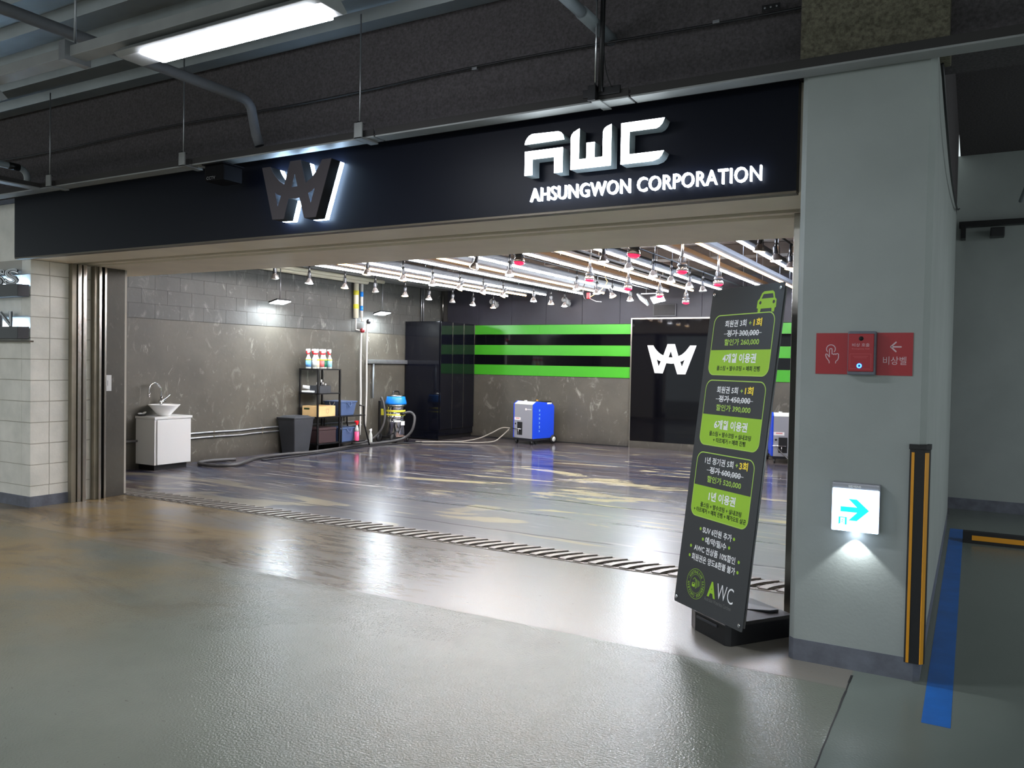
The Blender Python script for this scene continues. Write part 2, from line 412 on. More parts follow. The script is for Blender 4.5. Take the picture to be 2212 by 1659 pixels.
# ================================================================== THE SHELL
# -- floors with the drain trench between them
GY0, GY1 = 5.955, 6.285
struct('floor', MB().box(-16, 5, -7, GY0, -.12, 0), 'floor')
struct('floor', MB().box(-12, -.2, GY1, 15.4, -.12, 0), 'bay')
struct('floor', MB().box(-.2, 5, GY0, 12, -.12, 0), 'floor')
struct('trim_1', MB().box(-12, -.2, GY0, GY1, -.26, -.14), 'black')
# expansion joint in the garage floor
jm = MB()
jy = 4.56
pts = []
while jy > -2:
    pts.append((-.508+random.uniform(-.002, .002), jy)); jy -= .12
for a, b in zip(pts, pts[1:]):
    w = .0035 + (.010*max(0, (a[1]-4.0))*random.random())
    jm.add([(a[0]-w, a[1], .0008), (a[0]+w, a[1], .0008), (b[0]+w, b[1], .0008), (b[0]-w, b[1], .0008)], [(0, 1, 2, 3)])
struct('trim_2', jm, 'black')

# -- garage ceiling: ribbed deck running along the facade, and the sprayed beam over the shop front
prof = []; y = -7.0
while y < 4.75:
    prof += [(y, 4.02), (y+.14, 4.02), (y+.18, 4.09), (y+.30, 4.09), (y+.34, 4.02)]; y += .34
prof2 = [(a, b) for a, b in prof] + [(prof[-1][0], 4.25), (-7, 4.25)]
struct('ceiling', MB().prism(prof2, -16, 6, 'x'), 'deck')
struct('ceiling', MB().box(-.2, 6, 5.3, 12, 4.1, 4.25), 'spray')
struct('wall_front', MB().box(-16, -.85, 4.76, 5.3, 3.21, 4.2), 'spray')
struct('wall_front', MB().box(-.85, 6, 4.76, 5.3, 3.3, 4.2), 'spray')
struct('trim_3', MB().box(-16, 6, 4.70, 4.76, 3.29, 3.32), 'spray')
# -- the lintel box over the opening, with soffit, shutter slot and inner soffit
struct('wall_lintel', MB().box(-8.56, -.85, 4.80, 5.31, 2.60, 3.24), 'soffit')
struct('wall_lintel', MB().box(-10.4, -.85, 5.60, 6.46, 2.60, 3.7), 'soffit')
struct('wall_lintel', MB().box(-8.56, -.85, 5.31, 5.60, 2.95, 3.2), 'black')
struct('trim_4', MB().box(-8.56, -.95, 5.36, 5.50, 2.655, 2.70), 'soffit_dark')
struct('trim_5', MB().box(-8.56, -.95, 5.50, 5.57, 2.615, 2.66), 'soffit')

# -- left pier of painted blocks (reveal and front)
struct('wall_pier', MB().box(-16, -8.566, 4.896, 6.0, 0, 2.6), 'mortar')
struct('wall_pier', MB().box(-16, -8.58, 4.92, 5.3, 2.6, 3.25), 'white_block')
pier = [o for o in bpy.data.objects if o.name.startswith('wall_pier')][0]
def block(mb_args, m, parent, name='block', bv=.004):
    x0, x1, y0, y1, z0, z1 = mb_args
    o = bpy.data.objects.new(name, None)
    b = MB().box(*mb_args)
    q = mesh_obj(name, b, m, bv); q.parent = parent
    bpy.data.objects.remove(o); return q
zs = [0, .2225, .445, .6675, .89, 1.1125, 1.335, 1.5575, 1.78, 2.0025, 2.225, 2.4475, 2.598]
for i in range(len(zs)-1):
    z0, z1 = zs[i]+.004, zs[i+1]-.004
    j = random.uniform(-.003, .003)
    block((-8.72, -8.56, 4.89, 5.088+j, z0, z1), 'white_block', pier)
    block((-8.72, -8.56, 5.094+j, 5.30, z0, z1), 'white_block', pier)
    block((-8.72, -8.56, 5.44, 5.55, z0, z1), 'white_block', pier)
    if z1 < 2.59:
        for k in range(3):
            xa = -8.724-.43*k; block((xa-.424, xa, 4.89, 5.0, z0, z1), 'white_block', pier)
struct('baseboard_left', MB().box(-16, -8.557, 4.887, 5.30, 0, .115), 'grey_band')

# -- bay walls
struct('wall_left', MB().box(-10.6, -10.384, 5.95, 15.2, 0, 3.6), 'render_dark')
lw = [o for o in bpy.data.objects if o.name == 'wall_left'][0]
part('render_coat', MB().box(-10.40, -10.376, 6.0, 15.03, 0, 2.155), 'render', lw)
rz_ = [2.161, 2.372, 2.583, 2.794, 3.005, 3.216]
for i in range(len(rz_)-1):
    yy = 6.0 - (.22 if i % 2 else 0)
    while yy < 15.0:
        a = max(yy, 6.0)+.0015; b = min(yy+.43, 15.03)-.0015
        if b-a > .05: block((-10.40, -10.376+random.uniform(0, .0015), a, b, rz_[i]+.002, rz_[i+1]-.002), 'render_up', lw, 'block', 0)
        yy += .43
struct('wall_back', MB().box(-10.6, -.7, 15.04, 15.25, 0, 3.6), 'render_dark')
bw = [o for o in bpy.data.objects if o.name == 'wall_back'][0]
part('render_coat', MB().box(-10.38, -.85, 15.02, 15.04, 0, 1.365), 'render', bw)
xx = -10.2
for k in range(12):
    x1 = min(xx+.82, -.86)
    if x1-xx > .1: part('wall_panel', MB().box(xx+.003, x1-.003, 15.015, 15.04, 2.425, 3.3), 'navy_board', bw, .002)
    xx += .82
for (z0, z1, m) in ((2.225, 2.42, 'green'), (1.999, 2.222, 'black_gloss'), (1.788, 1.996, 'green'), (1.577, 1.785, 'black_gloss'), (1.360, 1.574, 'green')):
    for x0, x1 in ((-9.9, -5.86), (-3.9, -.86)):
        n = 5 if m == 'black_gloss' else 2
        for k in range(n):
            part('wall_stripe', MB().box(x0+(x1-x0)*k/n+.001, x0+(x1-x0)*(k+1)/n-.001, 15.008, 15.03, z0, z1), m, bw, 0, 'bright green wall stripe' if m == 'green' else 'glossy black wall stripe')
struct('baseboard_back', MB().box(-10.38, -.85, 14.99, 15.02, 0, .02), 'black')
struct('wall_right', MB().prism([(-.85, 4.67), (-.82, 4.64), (-.23, 4.64), (-.2, 4.67), (-.2, 9.77), (-.23, 9.8), (-.85, 9.8)], 0, 3.24, 'z'), 'plaster')
struct('wall_right', MB().box(-.9, -.86, 6.3, 15.04, 0, 3.6), 'render')
struct('wall_right', MB().box(-.86, -.66, 9.8, 10.8, 0, 4.1), 'render_dark')
struct('wall_head', MB().prism([(-.862, 4.61), (-.15, 4.61), (-.15, 5.0), (-.862, 5.0)], 3.245, 4.05, 'z'), 'spray_brown', .006)
struct('wall_head', MB().box(-.84, -.2, 5.3, 9.8, 3.24, 4.1), 'spray')
struct('baseboard_right', MB().prism([(-.851, 4.671), (-.821, 4.6385), (-.229, 4.6385), (-.1985, 4.669), (-.1985, 9.7), (-.851, 9.7)], 0, .118, 'z'), 'grey_band')
struct('wall_far', MB().box(-.9, 6, 10.8, 10.95, 0, 4.1), 'plaster')
struct('baseboard_far', MB().box(-.66, 6, 10.79, 10.8, 0, .13), 'grey_band')
struct('ceiling', MB().box(-10.6, -.7, 6.3, 15.25, 3.52, 3.62), 'bayceil')
cl = [o for o in bpy.data.objects if o.name.startswith('ceiling') and o.data.materials[0].name == 'brown_bay_ceiling'][0]
for yb in (7.6, 9.3, 11.0, 12.7, 14.2):
    part('ceiling_beam', MB().box(-10.37, -.91, yb, yb+.34, 3.34, 3.515), 'bayceil', cl, .004)
part('ceiling_beam', MB().box(-10.37, -10.0, 6.5, 15.0, 3.19, 3.33), 'tray', cl, .004)

# -- steel jambs
def jamb(name, x0, x1, y0, y1, m): return struct(name, MB().box(x0, x1, y0, y1, 0, 2.6), m, .003)
jamb('trim_6', -8.56, -8.50, 5.30, 5.355, 'steel_dull')
jamb('trim_7', -8.52, -8.485, 5.36, 5.40, 'steel'); jamb('trim_8', -8.52, -8.485, 5.42, 5.46, 'steel')
jamb('trim_9', -8.56, -8.50, 5.56, 5.60, 'steel_dull')
jamb('trim_10', -8.52, -8.475, 5.60, 5.63, 'steel'); jamb('trim_11', -8.52, -8.475, 5.665, 5.69, 'steel')
jamb('trim_12', -8.56, -8.51, 5.63, 5.665, 'black')
struct('trim_13', MB().box(-8.56, -8.535, 5.69, 5.955, 0, 2.6), 'render', .002)
jamb('trim_14', -1.02, -.86, 5.50, 5.72, 'steel_dull'); jamb('trim_15', -1.03, -.99, 5.45, 5.497, 'steel'); 
sw = thing('wall_switch', 'slim white switch plate on the grey panel beside the steel jamb', 'switch', (-8.533, 5.75, 1.30))
part('plate', MB().box(0, .008, -.035, .035, -.09, .09), 'white_gloss', sw, .002)
part('rocker', MB().box(.008, .014, -.012, .012, -.03, .03), 'white_gloss', sw, .001)

# ================================================================== DRAIN GRATE
dg_ = thing('drain_grate', 'long cast metal drain grate across the wash bay entrance', 'grate', (-5.0, 6.12, 0))
part('frame_rail', MB().box(-9.02, -.88, GY0, GY0+.02, -.05, .004), 'grate', dg_, world=True)
part('frame_rail', MB().box(-9.02, -.88, GY1-.018, GY1, -.05, .004), 'grate', dg_, world=True)
def s_bar(w, top):
    mb = MB(); n = 9
    P = []
    for k in range(n):
        t = k/(n-1); yy = GY0+.02+t*(GY1-GY0-.038)
        xx = .16*t**1.7-.04
        P.append((xx, yy-6.12))
    for (a, b) in zip(P, P[1:]):
        mb.add([(a[0], a[1], top), (a[0]+w, a[1], top), (b[0]+w, b[1], top), (b[0], b[1], top),
                (a[0], a[1], -.03), (a[0]+w, a[1], -.03), (b[0]+w, b[1], -.03), (b[0], b[1], -.03)],
               [(0, 1, 2, 3), (4, 7, 6, 5), (0, 4, 5, 1), (3, 2, 6, 7), (1, 5, 6, 2), (0, 3, 7, 4)])
    return mb
bar0 = part('grate_bar', s_bar(.066, .012), 'grate', dg_)
lad = MB()
for k in range(4):
    t = .10+k*.25; yy = GY0+.02+t*(GY1-GY0-.038)-6.12; xx = .16*t**1.7-.04
    lad.box(xx-.070, xx+.004, yy, yy+.013, -.03, -.002)
t0 = [(k/8, .16*(k/8)**1.7-.04) for k in range(9)]
for (a, xa), (b, xb) in zip(t0, t0[1:]):
    ya = GY0+.02+a*(GY1-GY0-.038)-6.12; yb = GY0+.02+b*(GY1-GY0-.038)-6.12
    lad.add([(xa-.036, ya, -.001), (xa-.030, ya, -.001), (xb-.030, yb, -.001), (xb-.036, yb, -.001)], [(0, 1, 2, 3)])
lad0 = part('grate_ladder', lad, 'grate', dg_)
pitch = .1345; nb = int(8.05/pitch)
for k in range(nb):
    x = -9.0+pitch*k+5.0+.06
    for src in (bar0, lad0):
        o = src if k == 0 else src.copy()
        if k: COL.objects.link(o); o.parent = dg_
        o.location = (x, 0, 0)

# ================================================================== SIGN BOARD
sb = thing('sign_board', 'long dark navy fascia sign over the wash bay opening', 'sign', (-4.7, 4.72, 2.59))
part('fascia_sheet', MB().box(-8.55, -.885, 4.72, 4.80, 2.592, 3.205), 'navy_sign', sb, world=True)
part('edge_trim', MB().box(-8.55, -.885, 4.722, 4.79, 2.578, 2.592), 'soffit_dark', sb, world=True)
part('return_panel', MB().box(-8.55, -8.53, 4.80, 4.89, 2.60, 3.2), 'navy_sign', sb, world=True)
WF = lambda y: frame((0, y, 0), (1, 0, 0), (0, 0, 1))     # frame of a facade-parallel plane: local (x, z) = world (x, z)
letters = dict(
 A=[[(-2.558, 3.013), (-2.553, 3.035), (-2.54, 3.055), (-2.525, 3.068), (-2.505, 3.076), (-2.318, 3.071), (-2.298, 3.062), (-2.284, 3.045), (-2.276, 3.016)],
    [(-2.555, 2.968), (-2.285, 2.968), (-2.285, 2.812), (-2.343, 2.812), (-2.343, 2.914), (-2.5, 2.914), (-2.5, 2.814), (-2.555, 2.814)]],
 W=[[(-2.23, 3.018), (-2.224, 3.036), (-2.21, 3.052), (-2.171, 3.07), (-2.173, 2.879), (-2.121, 2.879), (-2.121, 2.975), (-2.067, 2.975), (-2.067, 2.879), (-2.012, 2.879), (-2.012, 3.03), (-2.004, 3.048), (-1.988, 3.06), (-1.957, 3.07), (-1.957, 2.82), (-2.228, 2.82)]],
 C=[[(-1.893, 3.065), (-1.621, 3.065), (-1.634, 3.035), (-1.65, 3.018), (-1.671, 3.009), (-1.84, 3.009), (-1.84, 2.873), (-1.622, 2.873), (-1.636, 2.845), (-1.655, 2.828), (-1.69, 2.818), (-1.893, 2.818)]])
cat_lab = {'A': 'big lit white channel letter A on the navy fascia', 'W': 'big lit white channel letter W on the navy fascia', 'C': 'big lit white channel letter C on the navy fascia'}
for k, polys in letters.items():
    xs = [p[0] for q in polys for p in q]
    th = thing('sign_letter', cat_lab[k], 'letter', (sum(xs)/len(xs), 4.72, 2.81), group='big lit letters on the fascia')
    shape('letter_return', polys, 'letter_side', th, WF(4.72), .004, .095)
    inset = []
    for q in polys: inset.append(q)
    shape('letter_face', inset, 'letter_face', th, WF(4.72), .0995, .004)
sm = thing('sign_lettering', 'row of small lit white capitals below the three big letters', 'lettering', (-1.8, 4.72, 2.66))
small = 'AHSUNGWON CORPORATION'
text('letter_row', small, 'letter_small', sm, WF(4.72), (-2.548, -1.068, 2.658, 2.745), z=.018, depth=.022, bold=.003, spacing=1.06)
# halo-lit emblem; outline in unit coordinates taken from its flat twin on the back wall
def emblem():
    def N(p): return ((p[0]-585)/275.0, (668-p[1])/346.0)
    L = [(310, 338), (378, 338), (398, 372), (425, 405), (458, 435), (495, 455), (540, 322), (622, 322), (664, 462), (705, 440), (742, 405), (768, 370), (790, 338), (860, 338), (746, 668), (655, 668), (617, 545), (585, 548), (529, 543), (492, 662), (400, 660)]
    H = [[(578, 402), (600, 476), (553, 476)], [(420, 497), (440, 512), (468, 522), (443, 583)], [(735, 499), (712, 514), (685, 524), (705, 583)]]
    return [[N(p) for p in L]] + [[N(p) for p in h] for h in H]
EM = emblem()
def placed(cx, z0, hw, h): return [[(cx+a*hw, z0+b*h) for a, b in p] for p in EM]
em = thing('emblem', 'dark halo-lit crown-shaped emblem on the navy fascia', 'emblem', (-4.51, 4.72, 2.67))
shape('emblem_return', placed(-4.515, 2.672, .355, .44), 'black', em, WF(4.72), .05, .094)
shape('emblem_plate', placed(-4.515, 2.672, .356, .441), 'plate_dark', em, WF(4.72), .1445, .006)
shape('halo_layer', placed(-4.515, 2.672, .352, .437), 'halo', em, WF(4.72), .004, .042, 'glowing blue-white acrylic layer')

# neon-like shop names on the left pier
for (zb, txt, x0, x1, zt, lab) in ((2.205, 'SS', -9.185, -8.667, 2.50, 'black shelf with outlined double S letters, upper of the two on the left pier'), (1.768, 'AN', -9.30, -8.788, 2.055, 'black shelf with outlined A and N letters, lower of the two on the left pier')):
    th = thing('letter_shelf', lab, 'sign', (-9.2, 4.85, zb))
    part('shelf_box', MB().box(-10.2, -8.565, 4.76, 4.88, zb, zb+.128), 'black_plastic', th, .004, world=True)
    part('light_strip', MB().box(-10.1, -8.60, 4.86, 4.872, zb+.129, zb+.14), 'shelf_glow', th, label='glowing blue-white strip', world=True)
    part('wall_rail', MB().box(-10.2, -8.57, 4.872, 4.888, zb+.235, zb+.245), 'galv', th, world=True)
    for off, m, dz in ((.055, 'black_plastic', .020), (.030, 'chrome', .023), (.008, 'black_plastic', .026), (-.012, 'galv', .029)):
        bx = (x0-off*.10, x1+off*.10, zb+.128-off*.05, zt+off*.10)
        text('letter_outline' if m == 'black_plastic' else 'letter_fill', txt, m, th, WF(4.85), bx, z=dz, bold=off)
solo('ledge', MB().box(-16, -8.50, 4.84, 4.889, 1.735, 1.752), 'soffit_dark', 'thin grey ledge running below the two letter shelves on the left pier', 'ledge')

# ================================================================== GARAGE SERVICES OVERHEAD
TY0, TY1, TZ0, TZ1 = 4.495, 4.615, 3.172, 3.222
tr = thing('cable_tray', 'long grey cable tray hung in front of the fascia', 'cable tray', (-4, 4.55, 3.17))
for a, b in ((-16, -7.52), (-7.51, -5.60), (-5.59, -3.70), (-3.69, -1.80), (-1.79, .3), (.31, 6)):
    part('tray_length', MB().box(a, b-.004, TY0, TY1, TZ0, TZ0+.012), 'tray', tr, .003, world=True)
    part('side_rail', MB().box(a, b-.004, TY0, TY0+.006, TZ0+.0125, TZ1+.008).box(a, b-.004, TY1-.006, TY1, TZ0+.0125, TZ1), 'shaded_rail', tr, world=True)  # rails carry painted shade, the tray bottom stays lighter
part('tray_branch', MB().box(-7.83, -7.71, -2, TY0-.002, TZ0, TZ0+.012), 'tray', tr, .003, world=True)
part('side_rail', MB().box(-7.716, -7.71, -2, TY0-.002, TZ0+.0125, TZ1), 'shaded_rail', tr, world=True)
def hanger(x, lab, thick=.006):
    t = thing('hanger_rod', lab, 'rod', (x, 4.52, TZ0), group='threaded rods holding the tray')
    part('rod', MB().tube([(x, 4.46, TZ0-.005), (x, 4.46, 4.03)], thick, 6), 'galv', t, world=True)
    part('clamp', MB().box(x-.035, x+.035, 4.44, TY1+.01, TZ0-.012, TZ0-.001).box(x-.035, x+.035, 4.44, 4.452, TZ0-.012, TZ1+.05), 'tray', t, .002, world=True)
    part('cable_tie', MB().tube([(x-.05, 4.455, TZ1+.045), (x-.01, 4.45, TZ1+.06), (x+.05, 4.455, TZ1+.035)], .004, 6), 'wire', t, world=True)
hanger(-7.50, 'threaded rod holding the tray near its left branch')
hanger(-5.65, 'threaded rod holding the tray above the black camera box')
hanger(-3.80, 'threaded rod holding the tray right of the emblem')
t = thing('drop_conduit', 'dark vertical conduit with bright rod above the lit letters', 'conduit', (-1.98, 4.5, 3.2))
part('rod', MB().tube([(-2.0, 4.46, 3.21), (-2.0, 4.46, 4.03)], .0055, 8), 'chrome', t, label='bright steel rod', world=True)
part('conduit', MB().tube([(-1.97, 4.47, 3.22), (-1.96, 4.47, 4.03)], .016, 8), 'black_metal', t, world=True)
part('cable', MB().tube(arc_pts([(-1.955, 4.45, 3.9), (-1.95, 4.45, 3.55), (-1.93, 4.45, 3.34), (-1.90, 4.47, 3.24)], 5), .004, 6), 'wire', t, world=True)
part('clamp', MB().box(-2.04, -1.99, 4.44, 4.49, 3.17, 3.26), 'black_metal', t, .003, world=True)
part('bracket', MB().box(-2.09, -1.85, 4.478, 4.494, 3.205, 3.25), 'black_metal', t, .002, world=True)
part('strap', MB().box(-2.02, -1.965, 4.45, TY1+.02, TZ0-.008, TZ0-.002), 'tray', t, world=True)

cam_t = thing('camera_box', 'black boxy security camera housing in front of the fascia', 'camera', (-5.21, 4.45, 3.04))
part('housing', MB().box(-5.35, -5.13, 4.42, 4.61, 3.0, 3.125), 'matt_black', cam_t, .012, world=True)
text('printed_word', 'CCTV', 'ink_grey', cam_t, WF(4.42), (-5.325, -5.225, 3.012, 3.036), z=.001, bold=.01)
part('sun_shield', MB().box(-5.36, -5.12, 4.40, 4.62, 3.125, 3.135), 'matt_black', cam_t, .003, world=True)

t = thing('strung_cable', 'thin black cable strung along the dark beam', 'cable', (-4, 4.7, 3.6))
pc = [(-8.9+.5*k, 4.70, 3.60-.012*math.sin(k*.9)) for k in range(22)]
part('cable_run', MB().tube(arc_pts(pc, 3), .0075, 6), 'wire', t, world=True)
part('splice_plate', MB().box(-1.09, -.99, 4.685, 4.695, 3.60, 3.635), 'black_metal', t, .002, world=True)
for k in range(3): part('bolt', MB().lathe([(.006, 0), (.006, .006), (0, .006)], 8, M4=Matrix.Rotation(R(90), 4, 'X'), c=(-1.072+.032*k, 4.685, 3.617)), 'galv', t, world=True)
for x in (-3.0, -1.35): part('cable_clip', MB().box(x-.02, x+.02, 4.688, 4.712, 3.590, 3.608), 'galv', t, .002, world=True)

solo('ceiling_pipe', MB().tube([(-4.93, -3, 3.6), (-4.93, 1, 3.6), (-4.93, 4.42, 3.6)] + [(-4.93, 4.42+.1*math.sin(R(a)), 3.5+.1*math.cos(R(a))) for a in (30, 60, 90)] + [(-4.90, 4.53, 3.35), (-4.88, 4.55, 3.26)], .037, 14), 'pipe_grey', 'painted pipe crossing under the deck and bending down behind the lamp', 'pipe')
solo('ceiling_pipe', MB().tube([(-2.03, -3, 3.64), (-2.03, 4.30, 3.64)], .034, 14).tube([(-2.03, 4.31, 3.64), (-2.03, 4.76, 3.64)], .039, 14), 'pvc_grey', 'pale grey plastic pipe running into the beam above the lit letters', 'pipe')
t = thing('elbow_conduit', 'dark conduit bending down beside the tray at far left', 'conduit', (-7.9, 4.5, 3.4))
part('conduit', MB().tube([(-7.90, 3.2, 3.37), (-7.90, 4.40, 3.37)] + [(-7.90, 4.40+.08*math.sin(R(a)), 3.29+.08*math.cos(R(a))) for a in (30, 60, 90)] + [(-7.90, 4.48, 3.25)], .03, 12), 'pvc_grey', t, world=True)
part('coupling', MB().tube([(-7.90, 4.30, 3.37), (-7.90, 4.40, 3.37)], .034, 12), 'black_metal', t, world=True)

# raceway with the garage strip fixtures
rw = thing('lamp_raceway', 'grey raceway under the deck carrying the garage lamp', 'raceway', (-4.6, 2.88, 3.33))
for a, b in ((-16, -7.0), (-6.99, -4.62), (-4.61, -1.9), (-1.89, 6)):
    part('raceway_length', MB().box(a, b, 2.83, 2.93, 3.325, 3.385), 'tray', rw, .003, world=True)
for x in (-6.4, -4.60, -2.8, -1.0, 1.2): part('hanger', MB().tube([(x, 2.88, 3.385), (x, 2.88, 4.03)], .007, 6).box(x-.03, x+.03, 2.80, 2.96, 3.30, 3.41), 'galv', rw, world=True)
def strip_fixture(x0, x1, y, lit, label):
    f = thing('ceiling_lamp', label, 'lamp', ((x0+x1)/2, y, 3.25))
    yc = y
    sec = [(yc-.105, 3.268), (yc-.075, 3.250), (yc+.075, 3.250), (yc+.105, 3.268), (yc+.05, 3.315), (yc-.05, 3.315)]
    part('housing', MB().prism(sec, x0, x1, 'x'), 'tray', f, .004, world=True)
    part('diffuser', MB().box(x0+.19, x1-.06, yc-.072, yc+.072, 3.236, 3.2495), 'garage_lamp' if lit else 'tray', f, .004, world=True)
    return f
strip_fixture(-4.15, -2.66, 2.92, True, 'lit long white strip lamp under the garage deck')
strip_fixture(-7.02, -5.52, 2.90, False, 'unlit strip lamp at the upper left corner')

# fixtures of the same kind behind and beside the viewer, on their own raceway
for (x, y) in ((-4.6, -1.6), (-.9, -1.6), (-8.3, .4)):
    f = thing('ceiling_lamp', 'lit strip lamp over the driving lane at x %d' % int(abs(x)), 'lamp', (x, y, 3.25))
    f['label'] = {-4.6: 'lit strip lamp over the lane behind the viewer, middle one', -.9: 'lit strip lamp over the lane behind the viewer, right one', -8.3: 'lit strip lamp over the lane behind the viewer, left one'}[x]
    part('housing', MB().box(x-.75, x+.75, y-.1, y+.1, 3.25, 3.315), 'tray', f, .01, world=True)
    part('diffuser', MB().box(x-.68, x+.68, y-.072, y+.072, 3.236, 3.2495), 'garage_lamp', f, .004, world=True)

f = thing('ceiling_lamp', 'added unseen strip lamp brightening the dark parking bays to the right of the column', 'lamp', (3.6, 7.4, 3.25))  # added lamp outside the view, brightens floor and wall beyond the column
part('housing', MB().box(3.5, 3.7, 6.65, 8.15, 3.25, 3.315), 'tray', f, .01, world=True)
part('diffuser', MB().box(3.53, 3.67, 6.7, 8.1, 3.236, 3.2495), 'garage_lamp', f, .004, world=True)
part('drop_rod', MB().tube([(3.6, 6.9, 3.315), (3.6, 6.9, 4.1)], .006, 6).tube([(3.6, 7.9, 3.315), (3.6, 7.9, 4.1)], .006, 6), 'galv', f, world=True)
# ================================================================== WASH BAY CEILING LIGHTS
TX = [(-8.17, 'w'), (-7.75, 'h'), (-7.31, 'w'), (-6.52, 'w'), (-6.08, 'h'), (-5.58, 'w'), (-4.83, 'w'), (-4.37, 'h'), (-3.87, 'w'), (-3.10, 'c'), (-2.66, 'h'), (-2.22, 'c')]
nm = {'w': 'white', 'h': 'warm', 'c': 'cool white'}; side = ['left', 'middle', 'right']; grp = ['first', 'second', 'third', 'fourth']
mk = {'w': 'lamp_white', 'h': 'lamp_warm', 'c': 'lamp_cool'}
M['beam'] = grained('dull_grey_beam', (104, 100, 96), .6, .06, 4, 0)
M['batten'] = grained('grey_painted_batten', (66, 66, 70), .5, .05, 4, 0)
for i, (x, k) in enumerate(TX):
    t = thing('tube_light', '%s tube line on the bay ceiling, %s of the %s group from the left' % (nm[k], side[i % 3], grp[i//3]), 'light', (x, 8.05, 2.95), group='tube lines on the bay ceiling')
    sec = [(-.014, .02), (-.034, .05), (-.038, .10), (.038, .10), (.034, .05), (.014, .02)]
    part('reflector', MB().prism([(a, b) for a, b in sec], 0, 6.1, 'y'), 'batten', t, .002)
    for q in range(5):
        part('tube', MB().tube([(0, .02+q*1.215, .006), (0, .02+q*1.215+1.212, .006)], .0145, 8), mk[k], t)
    for q in (.3, 2.7, 5.8): part('drop_rod', MB().tube([(0, q, .10), (0, q, .565)], .005, 6), 'galv', t)
for i, x in enumerate((-8.45, -6.85, -5.15, -4.25, -3.5, -2.75, -1.82)):
    t = thing('lamp_rail', 'thin dark rail holding floodlight bulbs, %s from the left on the bay ceiling' % ['first', 'second', 'third', 'fourth', 'fifth', 'sixth', 'seventh'][i], 'rail', (x, 7.0 if x in (-4.25, -2.75) else 7.7, 3.0))
    part('rail', MB().tube([(0, 0, 0), (0, 6.7, 0)], .011, 8), 'black_metal', t)
    for q in (.5, 2.7, 4.9, 6.5): part('hanger', MB().tube([(0, q, .01), (0, q, .515)], .004, 6), 'galv', t)

def bulb(x, y, z, kind, label, tilt=(0, 0)):
    t = thing('floodlight_bulb' if kind != 'red' else 'heat_lamp', label, 'bulb', (x, y, z), group='bulbs hung from the bay ceiling')
    T = Matrix.Rotation(R(tilt[0]), 4, 'X') @ Matrix.Rotation(R(tilt[1]), 4, 'Y')
    part('stem', MB().tube([(0, 0, .10), (0, 0, max(.12, 3.0-z))], .014, 8), 'black_metal' if kind != 'red' else 'galv', t)
    yk = MB()
    for s in (-1, 1): yk.tube([(s*.012, 0, .16), (s*.034, 0, .10), (s*.036, 0, .03)], .004, 5)
    part('yoke', yk, 'black_metal' if kind != 'red' else 'galv', t)
    part('socket', MB().lathe([(.02, .045), (.024, .06), (.022, .11), (.012, .125)], 12, M4=T), 'dark_grey_plastic', t)
    if kind == 'red':
        part('collar', MB().lathe([(.05, .015), (.056, .02), (.05, .045), (.03, .055)], 16, M4=T), 'dark_grey_plastic', t)
        part('bulb_neck', MB().lathe([(.062, -.035), (.058, -.01), (.045, .012), (.03, .03)], 18, M4=T), 'bulb_silver', t, label='silvered glass neck')
        part('bulb_face', MB().lathe([(0, -.066), (.03, -.064), (.052, -.053), (.063, -.036)], 18, M4=T), 'bulb_red', t, label='red glass face')
    else:
        part('bulb_neck', MB().lathe([(.058, -.03), (.056, -.022), (.044, .005), (.028, .032), (.02, .046)], 18, M4=T), 'bulb_silver', t)
        part('bulb_face', MB().lathe([(0, -.043), (.03, -.041), (.05, -.036), (.058, -.03)], 18, M4=T), {'w': 'bulb_white', 'h': 'bulb_warm', 'o': 'bulb_off'}[kind], t)
ordn = ['first', 'second', 'third', 'fourth', 'fifth', 'sixth', 'seventh', 'eighth', 'ninth']
rows = [('leftmost row', 2.75, -8.45, [8.18, 8.85, 9.62, 10.35, 11.14, 11.84, 12.59, 13.3, 14.06], 'owhohwowh'),
        ('second row', 2.75, -6.85, [8.22, 8.98, 9.68, 10.4, 11.08, 11.71, 12.79, 13.48, 14.05], 'hhwhhhwhw'),
        ('third row', 2.75, -5.15, [8.13, 8.96, 10.96, 11.7, 12.33, 13.12], 'hwhwhw'),
        ('fourth row', 2.75, -3.50, [8.12, 8.85, 9.67, 10.37, 11.16, 11.81], 'whwhwo'),
        ('rightmost row', 2.75, -1.82, [7.97, 8.72, 9.47, 11.3], 'hwhh')]
kn = {'w': 'white-glowing', 'h': 'warm-glowing', 'o': 'unlit'}
for (rn, z, x, ys, ks) in rows:
    for i, (y, k) in enumerate(zip(ys, ks)):
        tl = (random.uniform(-6, 6), random.uniform(-6, 6))
        if rn == 'second row' and i in (3, 4, 5): tl = (-12, 24)
        if rn == 'third row' and i == 0: tl = (10, 24)
        if rn == 'third row' and i == 4: tl = (0, -24)
        bulb(x, y, z, k, '%s clear reflector bulb, %s from the front in the %s' % (kn[k], ordn[i], rn), tl)
for (rn, z, x, ys) in (('left red row', 2.72, -4.25, [7.6, 9.43, 10.74, 12.06, 13.38]), ('right red row', 2.66, -2.75, [7.08, 8.5, 9.92])):
    for i, y in enumerate(ys): bulb(x, y, z, 'red', 'red-faced heat lamp, %s from the front in the %s' % (ordn[i], rn), (random.uniform(-5, 5), random.uniform(-5, 5)))

